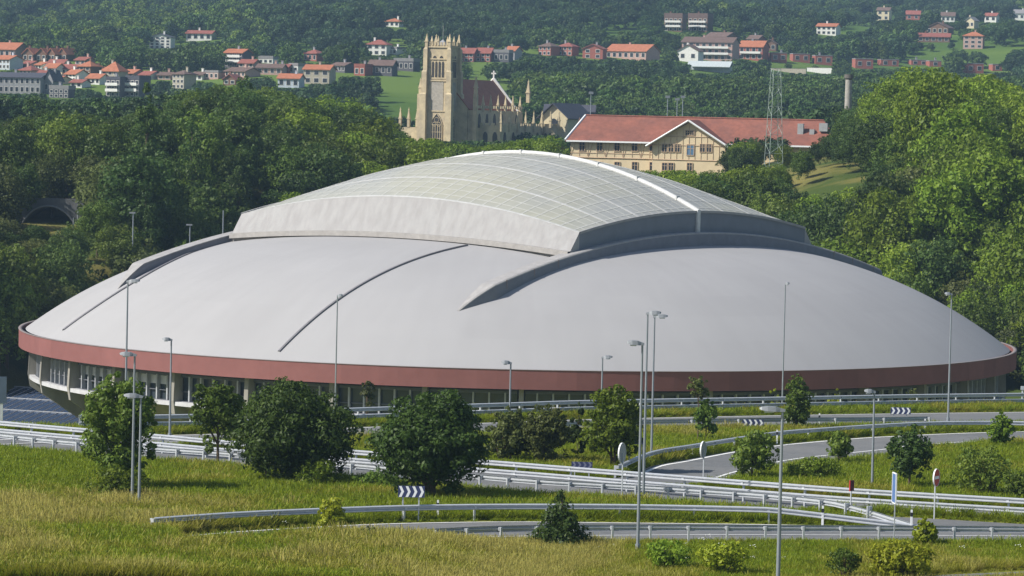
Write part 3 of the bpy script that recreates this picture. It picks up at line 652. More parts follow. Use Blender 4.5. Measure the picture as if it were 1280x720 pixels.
near_tree(396, 432, 622, 672, 412, 676, 'yellow', 'bright yellow green sapling in front of the curved rail', 'oval', 22, 2000, .12)
near_tree(985, 1052, 574, 602, 1020, 604, 'bright', 'low bright bush below the small tree of the loop road', 'round', 22, 2600, .13, 'bush', 'bush', 2)
near_tree(1188, 1262, 556, 622, 1226, 624, 'mid', 'pale feathery shrub in the grass near the right edge', 'round', 34, 2000, .15, 'shrub', 'shrub', 3)
near_tree(1246, 1300, 590, 628, 1274, 630, 'mid', 'greyish low shrub cut by the right edge of the picture', 'round', 20, 2000, .13, 'shrub', 'shrub', 2)
near_tree(1142, 1170, 648, 684, 1158, 686, 'yellow', 'yellow green bush covering the tip of the ending rails', 'oval', 16, 1800, .13, 'bush', 'bush', 2)
near_tree(1080, 1166, 676, 724, 1124, 728, 'yellow', 'wide yellow green bush at the bottom right', 'round', 30, 3600, .13, 'bush', 'bush', 3)
near_tree(1032, 1076, 684, 722, 1054, 726, 'mid', 'greyish bush left of the wide yellow green bush', 'round', 20, 700, .12, 'bush', 'bush', 2)
near_tree(806, 868, 674, 712, 838, 716, 'bright', 'green bush in the meadow right of the nearest lamp of the trio', 'round', 24, 1200, .12, 'bush', 'bush', 2)
near_tree(872, 936, 676, 718, 904, 722, 'yellow', 'yellow green bush at the bottom left of the nearest lamp', 'round', 24, 1800, .13, 'bush', 'bush', 2)
near_tree(440, 500, 660, 690, 470, 694, 'olive', 'grass-like shrub where the near slip road rail begins', 'round', 16, 1500, .12, 'bush', 'bush', 2)
for i, (x0, x1, y0, Y, mt, lab) in enumerate(((1034, 1054, 484, 304, 'yellow', 'yellow green treetop peeping over the far barrier'), (958, 976, 484, 304, 'yellow', 'small yellow treetop at the foot of the very tall lamp'), (1128, 1152, 484, 304, 'olive', 'thin treetop over the far barrier right of the far chevron board'), (450, 470, 470, 302, 'olive', 'thin treetop above the broad dark tree against the red band'), (580, 612, 492, 304, 'olive', 'wispy treetop above the far barrier by the round dark tree'))):
    p = at_y((x0+x1)/2, y0, Y); g = float(terrain(p[0], Y)); h = p[2]-g; s = F_PX/Y
    pr = proto('', 900+i, (x1-x0)/2/s, h*.6, h, 12, 800, .15, mt, 'oval', .09); put_tree(pr, (p[0], Y, g), 1, 0, 'young_tree', lab, 'tree')

WISP[0] = .8
# mid distance woods ----------------------------------------------------------
KIND = {
 'bright': [proto('', 31+i, 4.6, 2.4, 12.5, 60, 9500, .21, 'bright') for i in range(3)],
 'mid': [proto('', 41+i, 4.6, 2.2, 12.5, 60, 9500, .21, 'mid') for i in range(3)],
 'dark': [proto('', 51+i, 4.6, 2.2, 12.5, 60, 9500, .21, 'dark') for i in range(3)],
 'olive': [proto('', 61+i, 4.4, 1.8, 11, 52, 8500, .21, 'olive') for i in range(2)],
 'cone': [proto('', 71+i, 2.8, .8, 14, 70, 8500, .19, 'dark', 'cone') for i in range(3)],
 'deep': [proto('', 81+i, 4.6, 2.0, 12, 60, 9500, .21, 'deep') for i in range(2)],
}
KEEP = []            # pixel boxes (x0, y0, x1, y1, distance) in front of which no woodland tree may stand
# ------------------------------------------------------------------ houses of the town on the far slope
TILE = {'orange': mk('roof_tile_orange', (.34, .125, .065), .85, 0, .25, .8), 'red': mk('roof_tile_red', (.235, .08, .06), .85, 0, .25, .8), 'brown': mk('roof_tile_brown', (.13, .085, .07), .85, 0, .25, .8), 'slate': mk('roof_slate', (.06, .06, .075), .7, 0, .25, .8), 'grey': mk('roof_flat_grey', (.22, .21, .21), .9)}
WALL = {'white': mk('render_white', (.66, .65, .61), .85), 'cream': mk('render_cream', (.55, .47, .32), .85), 'brick': mk('brick_red', (.30, .10, .075), .9, 0, .2, 2), 'pink': mk('render_pink', (.42, .27, .23), .9), 'grey': mk('render_grey', (.26, .26, .27), .9), 'dark': mk('cladding_dark', (.10, .095, .11), .85), 'brown': mk('timber_brown', (.16, .09, .06), .9), 'blue': mk('render_pale_blue', (.42, .46, .52), .85), 'stone': mk('stone_beige', (.36, .32, .25), .9, 0, .25, 1.5)}
WIN = mk('house_window_glass', (.03, .035, .045), .15, spec=.5); FRAME = mk('window_frame_paint', (.5, .48, .45), .6)
def roof_mb(kind, w, d, z, h, ov=.5):
    mb = MB(); W, D = w/2+ov, d/2+ov; t = .22
    if kind == 'gable': mb.prism([(0, 0)], 0, 0) if False else None
    if kind in ('gable', 'front'):
        # ridge along x (gable) or along y (front)
        a, b = (D, W) if kind == 'gable' else (W, D)
        prof = [(-a, z-.05), (0, z+h), (a, z-.05), (a, z-.05-t), (0, z+h-t*1.2), (-a, z-.05-t)]
        V = []
        for e in (-b, b):
            for p, q in prof: V.append((e, p, q) if kind == 'gable' else (p, e, q))
        n = 6; mb.add(V, [(0, 1, 4, 5), (1, 2, 3, 4), (11, 10, 7, 6), (10, 9, 8, 7)]+[(i, (i+1) % n, (i+1) % n+n, i+n) for i in range(n)])
    elif kind == 'hip':
        r = max(0.01, W-D*.9); mb.add([(-W, -D, z), (W, -D, z), (W, D, z), (-W, D, z), (-r, 0, z+h), (r, 0, z+h), (-W, -D, z-t), (W, -D, z-t), (W, D, z-t), (-W, D, z-t)],
            [(0, 1, 5, 4), (1, 2, 5), (2, 3, 4, 5), (3, 0, 4), (0, 6, 7, 1), (1, 7, 8, 2), (2, 8, 9, 3), (3, 9, 6, 0), (6, 9, 8, 7)])
    else: mb.box((0, 0, z+max(.25, h)/2), (2*W-ov, 2*D-ov, max(.25, h)))
    return mb
def house(x0, x1, yt, ye, yb, roof, wall, tile, rows, cols, label, name='house', cat='house', group='houses of the town on the far slope', P=None, dep=None, balc=False, hid=.0, yaw=None):
    rng = random.Random(int(x0*7+yt*3))
    P = thit((x0+x1)/2, yb) if P is None else P; s = F_PX/P[1]
    w = (x1-x0)/s; hw = (yb-ye)/s; hr = (ye-yt)/s; d = dep or min(max(w*.8, 7), 13)
    if yaw is None: yaw = rng.uniform(-.6, -.15)
    P = P + np.array([0, d/2, 0]); w /= (1+abs(math.sin(yaw))*.5); 
    root = thing(name, label, cat, P, yaw, group)
    dpt = 4
    mb = MB(); mb.box((0, 0, (hw-dpt)/2), (w, d, hw+dpt))
    if roof in ('gable', 'front'):
        a = d/2 if roof == 'gable' else w/2
        for e in ((-w/2, w/2) if roof == 'gable' else (-d/2, d/2)):
            V = [(e, -a, hw), (e, a, hw), (e, 0, hw+hr*.93)] if roof == 'gable' else [(-a, e, hw), (a, e, hw), (0, e, hw+hr*.93)]
            mb.add(V, [(0, 1, 2)])
    mb.build('wall', WALL[wall], root)
    rf = roof_mb(roof, w, d, hw+.02, hr, .15 if roof == 'flat' else .5).build('roof', TILE[tile], root)
    if roof != 'flat' or rng.random() < .6:
        mb = MB(); cx = rng.uniform(-.3, .3)*w; mb.box((cx, .1, hw+hr*.75+.5), (.7, .7, 1.6)); mb.box((cx, .1, hw+hr*.75+1.36), (.9, .9, .14)); mb.build('chimney', WALL['grey' if wall in ('dark', 'brick') else wall], rf)
    wm = None; st = hw/max(rows, 1); bw = w/max(cols, 1)
    ww, wh = min(1.5, bw*.5), min(1.6, st*.52)
    for r in range(rows):
        for c in range(cols):
            x = -w/2+bw*(c+.5); z = st*(r+.55)
            if wm is None:
                m1 = MB(); m1.box((0, -.03, 0), (ww, .1, wh)); wm = o = m1.build('window', WIN, root)
                m1 = MB()
                m1.box((0, 0, 0), (ww+.32, .1, wh+.34)); m1.build('window_frame', FRAME, wm)
            else:
                o = wm.copy(); COL.objects.link(o); o.parent = root
                for ch in wm.children: k = ch.copy(); COL.objects.link(k); k.parent = o
            o.location = (x, -d/2, z)
    if balc:
        for r in range(1, rows):
            mb = MB(); mb.box((0, -d/2-.6, st*r+.05), (w*.86, 1.2, .18)); mb.box((0, -d/2-1.17, st*r+.5), (w*.86, .06, .8)); mb.build('balcony', WALL['white' if wall in ('brick', 'brown', 'dark', 'pink') else 'grey'], root)
    for px0, px1, py0, py1 in ((x0, x1, yt, yb-(yb-ye)*hid),): KEEP.append((px0-1, py0-1, px1+1, py1-(py1-py0)*.15, P[1]))
    return root
H = [
 (-14, 31, 53, 62, 73, 'gable', 'pink', 'orange', 1, 5, 'long block with faded pink tiled roof, cut by the left edge of the picture'),
 (30, 47, 60, 68, 77, 'front', 'brown', 'orange', 1, 2, 'gabled house with orange roof, first of the row right of the long pink roofed block'),
 (47, 62, 60, 68, 77, 'front', 'brown', 'orange', 1, 2, 'gabled house with orange roof, second of the row right of the long pink roofed block'),
 (62, 76, 60, 68, 77, 'front', 'brown', 'orange', 1, 2, 'gabled house with orange roof, third of the row right of the long pink roofed block'),
 (76, 90, 60, 68, 77, 'front', 'brown', 'orange', 1, 2, 'gabled house with orange roof, last of the row right of the long pink roofed block'),
 (-6, 25, 69, 74, 87, 'gable', 'blue', 'orange', 2, 4, 'pale blue walled house with orange roof at the left edge'),
 (26, 48, 82, 88, 96, 'hip', 'pink', 'red', 1, 3, 'low house with dull red roof just below the pale blue walled house'),
 (60, 84, 74, 80, 88, 'gable', 'white', 'red', 1, 3, 'topmost white terraced house of the descending row in the left town'),
 (58, 76, 79, 85, 96, 'gable', 'white', 'orange', 2, 3, 'white terraced house at the left end of the descending row'),
 (78, 98, 80, 86, 95, 'gable', 'white', 'red', 1, 3, 'white terraced house in the middle of the descending row'),
 (84, 106, 87, 93, 102, 'gable', 'white', 'orange', 2, 3, 'lowest white terraced house of the descending row'),
 (100, 122, 76, 83, 96, 'hip', 'brown', 'orange', 2, 2, 'brown house with orange hipped roof behind the descending row'),
 (110, 132, 92, 98, 106, 'gable', 'white', 'orange', 1, 3, 'low orange roofed house at the right foot of the descending row'),
 (128, 156, 77, 89, 101, 'hip', 'stone', 'orange', 2, 3, 'large house with broad orange hipped roof right of the descending row'),
 (134, 158, 96, 100, 122, 'flat', 'dark', 'slate', 3, 3, 'dark stepped apartment block, left one of the pair below the orange hipped roof'),
 (159, 183, 95, 100, 122, 'flat', 'dark', 'slate', 3, 3, 'dark stepped apartment block, right one of the pair below the orange hipped roof'),
 (156, 176, 87, 92, 99, 'gable', 'pink', 'orange', 1, 2, 'small house with orange roof behind the dark pair of blocks'),
 (177, 197, 89, 94, 100, 'gable', 'white', 'red', 1, 2, 'small white house with red roof right of the dark pair of blocks'),
 (-8, 58, 91, 97, 118, 'gable', 'grey', 'slate', 2, 9, 'long grey building with slate roof at the left edge below the town'),
 (58, 72, 88, 102, 118, 'front', 'grey', 'slate', 1, 2, 'grey gabled end house at the right end of the long slate roofed building'),
 (62, 90, 107, 112, 123, 'flat', 'dark', 'grey', 2, 4, 'low dark terraced block below the descending row'),
 (187, 216, 42, 46, 61, 'front', 'white', 'slate', 4, 4, 'tall white villa alone on the wooded slope above the left town'),
 (233, 268, 38, 42, 51, 'gable', 'white', 'red', 1, 4, 'long white house with red roof high on the slope right of the tall white villa'),
 (281, 312, 61, 66, 84, 'gable', 'dark', 'orange', 3, 4, 'dark apartment block with orange roof between town and church'),
 (258, 281, 88, 91, 99, 'flat', 'pink', 'grey', 1, 3, 'low pinkish building left of the brown gabled house'),
 (282, 322, 84, 89, 97, 'gable', 'pink', 'brown', 1, 5, 'long pinkish building below the dark apartment block with orange roof'),
 (218, 240, 88, 93, 112, 'hip', 'stone', 'brown', 3, 3, 'beige house standing alone right of the left town'),
 (281, 300, 93, 100, 107, 'front', 'brown', 'red', 1, 2, 'small brown gabled house half sunk among the trees'),
 (321, 356, 80, 85, 94, 'gable', 'pink', 'brown', 1, 4, 'long low pinkish house left of the stone house with orange roof'),
 (348, 378, 92, 98, 110, 'gable', 'blue', 'orange', 1, 3, 'pale blue house with orange roof below the long low pinkish house'),
 (364, 380, 79, 83, 92, 'flat', 'white', 'grey', 1, 2, 'small white flat roofed house beside the stone house'),
 (381, 405, 62, 67, 78, 'hip', 'brick', 'red', 1, 3, 'red house with hipped roof above the stone house'),
 (380, 417, 81, 87, 106, 'gable', 'stone', 'orange', 2, 3, 'stone house with orange roof left of the church'),
 (445, 462, 80, 84, 95, 'flat', 'brick', 'red', 1, 2, 'red brick end house nearest to the church tower on its left'),
 (461, 495, 75, 82, 95, 'gable', 'dark', 'brown', 1, 4, 'dark long house joined to the red brick end house left of the church'),
 (493, 523, 73, 77, 89, 'flat', 'dark', 'grey', 1, 4, 'dark flat roofed block partly behind the church tower'),
 (459, 488, 50, 56, 70, 'hip', 'white', 'red', 2, 3, 'white house with red hipped roof above the dark long house, left of the tower'),
 (482, 504, 23, 27, 34, 'hip', 'white', 'orange', 1, 3, 'small lone house with orange roof highest above the church'),
 (575, 596, 60, 67, 78, 'gable', 'brick', 'red', 2, 3, 'red row house just right of the church tower top'),
 (596, 617, 60, 67, 78, 'gable', 'brick', 'red', 2, 3, 'red row house second right of the church tower top'),
 (618, 640, 62, 66, 78, 'flat', 'dark', 'grey', 1, 3, 'dark low block right of the red row houses'),
 (634, 650, 58, 64, 76, 'gable', 'grey', 'orange', 1, 2, 'grey house with bright orange roof above the church roof cross'),
 (675, 698, 53, 58, 70, 'hip', 'brick', 'brown', 2, 3, 'red brick house with brown roof, left half of the pair above the church'),
 (699, 722, 53, 58, 70, 'hip', 'brick', 'red', 2, 3, 'red brick house with red roof, right half of the pair above the church'),
 (729, 758, 55, 61, 74, 'front', 'brick', 'red', 2, 2, 'red gabled house left of the long orange roofed building'),
 (757, 826, 55, 64, 75, 'gable', 'pink', 'orange', 1, 7, 'long building with broad orange roof in the middle of the far slope'),
 (848, 879, 56, 64, 78, 'front', 'white', 'brown', 1, 2, 'white gabled house below the brown apartment building'),
 (852, 926, 46, 53, 76, 'gable', 'pink', 'brown', 3, 8, 'large apartment building with brown roof and balconies'),
 (925, 961, 51, 59, 76, 'gable', 'brick', 'orange', 2, 4, 'red house with orange roof right of the large apartment building'),
 (955, 973, 49, 55, 64, 'front', 'brown', 'brown', 1, 2, 'brown gabled house behind the first flat red terraced house'),
 (831, 858, 17, 23, 40, 'flat', 'brown', 'brown', 3, 4, 'brown stepped apartment block alone in the forest, left one'),
 (861, 891, 17, 23, 40, 'flat', 'brown', 'brown', 3, 4, 'brown stepped apartment block alone in the forest, right one'),
 (962, 983, 66, 67, 78, 'flat', 'brick', 'grey', 1, 2, 'first flat roofed red terraced house, next to the large apartment building'),
 (989, 1012, 67, 68, 78, 'flat', 'brick', 'grey', 1, 2, 'flat roofed red terraced house second from the large apartment building'),
 (1017, 1040, 69, 70, 81, 'flat', 'brick', 'grey', 1, 2, 'flat roofed red terraced house right above the long white retaining wall'),
 (1067, 1091, 73, 74, 86, 'flat', 'brick', 'grey', 1, 2, 'flat roofed red terraced house just above the brick chimney stack'),
 (1099, 1123, 74, 75, 83, 'flat', 'brick', 'grey', 1, 2, 'flat roofed red terraced house right of the one above the chimney stack'),
 (1137, 1159, 75, 76, 82, 'flat', 'brick', 'grey', 1, 2, 'flat roofed red terraced house peeping over the big tree crowns'),
 (1206, 1229, 79, 80, 92, 'flat', 'brick', 'grey', 1, 2, 'flat roofed red terraced house above the tallest right hand trees'),
 (1239, 1252, 80, 81, 89, 'flat', 'brick', 'grey', 1, 1, 'rightmost and narrowest of the flat roofed red terraced houses'),
 (1022, 1051, 29, 33, 44, 'gable', 'white', 'orange', 2, 4, 'white house with orange roof on the upper slope, left of the chalets'),
 (1097, 1115, 9, 13, 26, 'gable', 'cream', 'brown', 2, 2, 'cream house with brown roof near the top of the picture'),
 (1133, 1152, 13, 18, 25, 'gable', 'brick', 'red', 1, 2, 'small red house right of the cream house near the top'),
 (1177, 1195, 15, 20, 28, 'gable', 'white', 'brown', 1, 3, 'small white house above the big brown chalet'),
 (1160, 1193, 28, 35, 43, 'front', 'brown', 'brown', 1, 4, 'big brown chalet with a wide low gable'),
 (1148, 1191, 41, 46, 53, 'gable', 'brown', 'red', 1, 5, 'long low house with red roof in front of the big brown chalet'),
 (1209, 1223, 21, 26, 36, 'front', 'cream', 'grey', 1, 2, 'narrow cream house near the right edge on the upper slope'),
 (1205, 1232, 40, 45, 61, 'hip', 'pink', 'orange', 3, 3, 'pink walled house below the narrow cream house'),
 (48, 66, 88, 92, 100, 'gable', 'white', 'red', 1, 3, 'white house with red roof squeezed between the slate roofed building and the descending row'),
 (66, 82, 95, 99, 106, 'gable', 'cream', 'orange', 1, 2, 'cream house with orange roof just above the low dark terraced block'),
 (90, 108, 99, 103, 110, 'gable', 'white', 'red', 1, 2, 'small white house right of the low dark terraced block'),
 (96, 114, 71, 75, 82, 'gable', 'pink', 'red', 1, 2, 'pink house with red roof behind the top of the descending row'),
 (116, 130, 83, 87, 94, 'front', 'brown', 'orange', 1, 2, 'brown gable tucked left of the broad orange hipped roof'),
 (30, 46, 76, 80, 86, 'gable', 'pink', 'red', 1, 2, 'pink house below the row of four orange gables'),
 (48, 60, 77, 81, 87, 'gable', 'white', 'orange', 1, 2, 'tiny white house below the row of four orange gables'),
 (198, 216, 90, 94, 100, 'gable', 'pink', 'brown', 1, 2, 'dull pink house left of the lone beige house'),
 (242, 258, 90, 94, 101, 'gable', 'white', 'brown', 1, 2, 'white house with brown roof right of the lone beige house'),
 (300, 322, 74, 79, 85, 'gable', 'pink', 'red', 1, 3, 'pink house with red roof right of the dark apartment block with orange roof'),
 (324, 346, 70, 74, 80, 'flat', 'white', 'grey', 1, 3, 'low white block above the long low pinkish house'),
 (342, 364, 80, 84, 92, 'gable', 'brick', 'red', 1, 3, 'red house between the long low pinkish house and the small white block'),
 (416, 442, 78, 82, 91, 'gable', 'dark', 'brown', 1, 4, 'dark low house right of the stone house with orange roof'),
 (488, 504, 59, 62, 69, 'flat', 'white', 'grey', 1, 2, 'low white annex right of the white house with red hipped roof'),
 (884, 922, 40, 46, 54, 'gable', 'brown', 'brown', 1, 6, 'long brown roof behind the large apartment building'),
 (936, 956, 44, 49, 56, 'gable', 'brick', 'brown', 1, 3, 'brick house with brown roof behind the red house with orange roof'),
 (1160, 1176, 76, 77, 84, 'flat', 'brick', 'grey', 1, 1, 'narrow flat roofed red house peeping out right over the big tree crowns'),
 (1232, 1250, 16, 20, 28, 'gable', 'white', 'red', 1, 2, 'white house with red roof between the narrow cream house and the right edge'),
 (1268, 1290, 12, 17, 26, 'gable', 'white', 'grey', 1, 3, 'white house cut by the right edge high on the slope'),
]
for h in H:
    yaw = .12 if h[7] == 'grey' and h[6] == 'brick' else None
    house(*h, balc=('apartment' in h[10]), yaw=yaw)
# retaining walls and a greenhouse among the houses
def slab(x0, x1, y0, y1, mat, name, label, cat, Yoff=0, lean=0):
    P = thit((x0+x1)/2, y1); s = F_PX/P[1]; root = thing(name, label, cat, P, -.35)
    w, h = (x1-x0)/s, (y1-y0)/s
    mb = MB(); mb.add([(-w/2, 0, -1), (w/2, 0, -1), (w/2, 0, h), (-w/2, 0, h), (-w/2, .8+lean, -1), (w/2, .8+lean, -1), (w/2, .8+lean*1.2, h), (-w/2, .8+lean*1.2, h)], [(0, 1, 2, 3), (7, 6, 5, 4), (0, 4, 5, 1), (3, 2, 6, 7), (0, 3, 7, 4), (1, 5, 6, 2)])
    mb.build('wall', mat, root); mb = MB(); mb.box((0, .4, h+.05), (w+.1, .9, .1)); mb.build('coping', COPE, root)
    KEEP.append((x0, y0, x1, y1-2, P[1]))
slab(1008, 1041, 85, 92, WALL['white'], 'retaining_wall', 'long white retaining wall below the flat roofed red houses', 'wall')
slab(962, 1008, 86, 91, WALL['stone'], 'retaining_wall', 'beige retaining wall left of the white one', 'wall')
P = thit(888, 90); s = F_PX/P[1]; rt = thing('greenhouse', 'long pale greenhouse roof below the large apartment building', 'greenhouse', P, -.25)
mb = MB(); mb.box((0, 4, 1), (52/s, 9, 2.4)); mb.build('wall', WALL['blue'], rt); roof_mb('gable', 52/s, 9, 2.2, 2.2).build('roof', mk('greenhouse_film', (.42, .46, .46), .5), rt); KEEP.append((862, 76, 914, 89, P[1]))

# ------------------------------------------------------------------ seminary building
YS = 700.; sS = F_PX/YS
def P2(px, py, Y): p = at_y(px, py, Y); return p
pl = P2(714, 175, YS); pr_ = P2(1045, 178, YS); ce = P2(866, 150, YS)
cx = (pl[0]+pr_[0])/2; zE = P2(770, 176, YS)[2]; zR = P2(740, 144.5, YS+7)[2]; zB = 22.0
sem = thing('seminary_building', 'long cream timber framed building with red tiled roof and broad front gable', 'building', (cx, YS, zB), -.25)
sem.scale.x = 1.03
W2 = (pr_[0]-pl[0])/2; hE = zE-zB; hR = zR-zB
CREAM = mk('seminary_render', (.60, .49, .32), .85, 0, .1, .6); TIMB = mk('timber_frame_paint', (.45, .33, .22), .8); TSEM = mk('seminary_tiles', (.235, .088, .06), .85, 0, .25, 1.2, .2, col2=(.185, .075, .055), scale2=.25)
mb = MB(); mb.box((0, 7, hE/2), (2*W2, 14, hE)); mb.add([(-W2, 0, hE), (-W2, 14, hE), (-W2, 7, hR-.3)], [(0, 1, 2)]); mb.build('wall', CREAM, sem)
mb = MB(); mb.add([(-W2-.9, -.9, hE-.1), (W2+.6, -.9, hE-.1), (W2-4, 7, hR), (-W2+1.2, 7, hR), (-W2-.9, 14.9, hE-.1), (W2+.6, 14.9, hE-.1), (-W2-.9, -.9, hE-.35), (W2+.6, -.9, hE-.35)],
    [(0, 1, 2, 3), (1, 5, 2), (5, 4, 3, 2), (0, 3, 4), (6, 7, 1, 0)]); rf = mb.build('roof', TSEM, sem)
mb = MB(); mb.box((0, -.98, hE-.25), (2*W2+1.4, .16, .3)); mb.tube([(-W2-.95, -.9, hE-.05), (-W2+1.15, 7, hR+.05)], .22, 6); mb.build('barge_board', WHITE, rf)
mb = MB(); mb.tube([(-W2+1.2, 7, hR+.06), (W2-4, 7, hR+.06)], .2, 6); mb.build('ridge_tile', TSEM, rf)
gx = ce[0]-cx; gw = (P2(910, 175, YS)[0]-P2(820, 176, YS)[0])/2; ga = ce[2]-zB
gy = -3.
mb = MB(); mb.prism([(gx-gw, 0), (gx+gw, 0), (gx+gw, hE-.2), (gx, ga-.5), (gx-gw, hE-.2)], gy, 1); mb.build('gable_wall', CREAM, sem)
mb = MB(); o_ = 1.1
prof = [(gx-gw-o_, hE-.75), (gx, ga), (gx+gw+o_, hE-.75), (gx+gw+o_, hE-1.0), (gx, ga-.35), (gx-gw-o_, hE-1.0)]
V = [(x, y, z) for y in (gy-1, 8) for x, z in prof]; mb.add(V, [(0, 1, 4, 5), (1, 2, 3, 4), (11, 10, 7, 6), (10, 9, 8, 7)]+[(i, (i+1) % 6, (i+1) % 6+6, i+6) for i in range(6)]); gr = mb.build('gable_roof', TSEM, sem)
mb = MB()
for s in (-1, 1): mb.tube([(gx+s*(gw+o_), gy-1.06, hE-.9), (gx, gy-1.06, ga-.12)], .2, 6)
mb.build('barge_board', WHITE, gr)
mb = MB()
def bar(x0, z0, x1, z1, y, w=.11): mb.tube([(x0, y, z0), (x1, y, z1)], w/2, 4, caps=False)
zf = P2(770, 198, YS)[2]-zB
for x in np.arange(-W2, gx-gw-.2, 1.72): bar(x, zf, x, hE-.3, -.04)
for x in np.arange(-W2, gx-gw-2.2, 3.44): bar(x, zf, x+.86, hE-.5, -.04, .1); bar(x+1.72+.86, hE-.5, x+3.44, zf, -.04, .1)
for x in np.arange(gx-gw, gx+gw+.1, gw/6): bar(x, zf, x, min(hE-.3, 99)+max(0, (ga-hE)*(1-abs(x-gx)/gw)-.7), gy-.04)
for z in (zf, hE-.6, hE+1.1): bar(gx-gw*(1 if z < hE else .62), z, gx+gw*(1 if z < hE else .62), z, gy-.05, .22 if z == zf else .15)
bar(-W2, zf, gx-gw, zf, -.06, .28); bar(-W2, zf+.9, gx-gw, zf+.9, -.05, .12)
mb.build('timber_frame', TIMB, sem)
def sem_win(px0, px1, py0, py1, y, label=None, mat=WIN):
    a = P2(px0, py0, YS+y); b = P2(px1, py1, YS+y); m2 = MB(); w, h = abs(b[0]-a[0]), abs(a[2]-b[2]); m2.box((0, 0, 0), (w, .12, h)); o = m2.build('window', mat, sem, False, ((a[0]+b[0])/2-cx, y-.03, (a[2]+b[2])/2-zB))
    m3 = MB(); m3.box((0, -.04, 0), (.09, .12, h)); m3.box((0, -.04, h*.12), (w, .1, .08))
    for s in (-1, 1): m3.box((s*(w/2+.06), -.05, 0), (.13, .16, h+.2)); m3.box((0, -.05, s*(h/2+.06)), (w, .16, .12))
    m3.build('window_frame', TIMB, o)
    if label: o['label'] = label
for x in (728, 750, 772, 794, 816): sem_win(x-3, x+3, 177.5, 189, 0)
for x in (836, 844, 852, 883, 891): sem_win(x-2.8, x+2.8, 180.5, 190, gy)
sem_win(864, 872, 181, 194, gy, 'tall window with blue shutter', mk('blue_shutter', (.08, .16, .26), .6))
for x in (864.5, 870): sem_win(x-2.2, x+2.2, 163.5, 169, gy)
for x in (728, 750, 772, 794, 816): sem_win(x-3, x+3, 203, 213, 0)
for x in (836, 844, 867): sem_win(x-2.8, x+2.8, 204, 213, gy)
for px, py, w, h in ((994, 162, 1.1, 3), (1008, 164, .9, 1.4), (1022, 157, 1.6, 1.6)):
    p = P2(px, py, YS+3); m2 = MB(); m2.box((p[0]-cx, 3.2, p[2]-zB-.3), (w, 1.2, h)); m2.build('dormer', mk('zinc_grey', (.30, .31, .31), .6), rf)
KEEP += [(710, 142, 900, 212, YS), (940, 142, 1040, 163, YS)]
# slate roofed cream building between church and seminary
YC = 930.
p = at_y(692, 160, YC); b2 = thing('gabled_building', 'cream gabled building with dark slate roof between the church and the long red roof', 'building', (p[0], YC, 26), math.radians(-24))
hz = at_y(690, 148, YC)[2]-26; hr = at_y(690, 130, YC)[2]-26-hz
mb = MB(); mb.prism([(-3.9, -2), (3.9, -2), (3.9, hz), (0, hz+hr), (-3.9, hz)], 0, 16); mb.build('wall', mk('gable_cream', (.52, .45, .30), .85), b2)
roof_mb('front', 8.2, 17, hz, hr+.2).build('roof', TILE['slate'], b2, False, (0, 8, .1))
mb = MB(); mb.tube([(0, -.1, hz-1), (0, .1, hz-1)], 1.0, 16); mb.build('window', WIN, b2)
for x in (-1.8, 0, 1.8): m2 = MB(); m2.box((x, -.02, hz-4.6), (.7, .1, 1.6)); m2.build('window', WIN, b2)
p = at_y(712, 160, 960.); b3 = thing('slate_building', 'dark slate mansard with a row of white dormers behind the cream gable', 'building', (p[0], 960, 26), -.05)
hz = at_y(712, 139, 960)[2]-26
mb = MB(); mb.box((0, 4, hz/2), (13, 9, hz)); mb.build('wall', WALL['dark'], b3); roof_mb('gable', 13, 9, hz, 1.8).build('roof', TILE['slate'], b3)
for k in range(4): m2 = MB(); m2.box((-4.8+3.1*k, -.7, hz+.3), (1.5, .8, 1.7)); m2.build('dormer', WHITE, b3)
KEEP += [(680, 128, 730, 165, 940)]

# ------------------------------------------------------------------ church
YCH = 900.; sC = F_PX/YCH
p0 = at_y(551, 185, YCH); zg = 25.0
ch = thing('church', 'gothic revival church of golden stone with pinnacled square tower and red brown roof', 'church', (p0[0], YCH, zg), math.radians(-21))
STONE = mk('church_stone', (.50, .41, .255), .9, 0, .22, .9, .2, col2=(.40, .33, .22), scale2=.35); STONEG = mk('church_rubble', (.33, .30, .25), .9, 0, .3, 1.6, .3); CHROOF = mk('church_roof_tiles', (.28, .105, .06), .85, 0, .2, .8); DARKW = mk('church_window_shadow', (.04, .035, .03), .6)
def zc(py, px=551): return at_y(px, py, YCH)[2]-zg
TWR = 3.0; zt = zc(57); zt0 = zc(99)
mb = MB(); mb.box((0, 0, zt/2-1), (2*TWR, 2*TWR, zt+2)); tw = mb.build('tower', STONE, ch)
mb = MB(); mb.box((0, -TWR-.03, (zc(103)+zc(140))/2), (3.2, .1, zc(103)-zc(140))); mb.box((TWR+.03, 0, (zc(103)+zc(140))/2), (.1, 3.2, zc(103)-zc(140))); mb.build('rubble_panel', STONEG, tw)
mb = MB()
for z, g in ((zc(101), .25), (zc(98), .15), (zc(74), .18), (zc(139), .2), (zc(59), .3)): 
    for a in ((0, -TWR-g/2, 2*TWR+2*g, g), (0, TWR+g/2, 2*TWR+2*g, g)): mb.box((a[0], a[1], z), (a[2], a[3], .35))
    for s in (-1, 1): mb.box((s*(TWR+g/2), 0, z), (g, 2*TWR, .35))
mb.build('string_course', STONE, tw)
def pinnacle(x, y, z0, h, w, parent, nm='pinnacle'):
    mb = MB(); mb.box((x, y, z0+h*.2), (w, w, h*.4)); mb.box((x, y, z0+h*.42), (w*1.35, w*1.35, h*.05))
    q = w*.55; mb.add([(x-q, y-q, z0+h*.44), (x+q, y-q, z0+h*.44), (x+q, y+q, z0+h*.44), (x-q, y+q, z0+h*.44), (x, y, z0+h)], [(0, 1, 4), (1, 2, 4), (2, 3, 4), (3, 0, 4)])
    mb.box((x, y, z0+h*.86), (w*.5, w*.5, h*.05)); return mb.build(nm, STONE, parent)
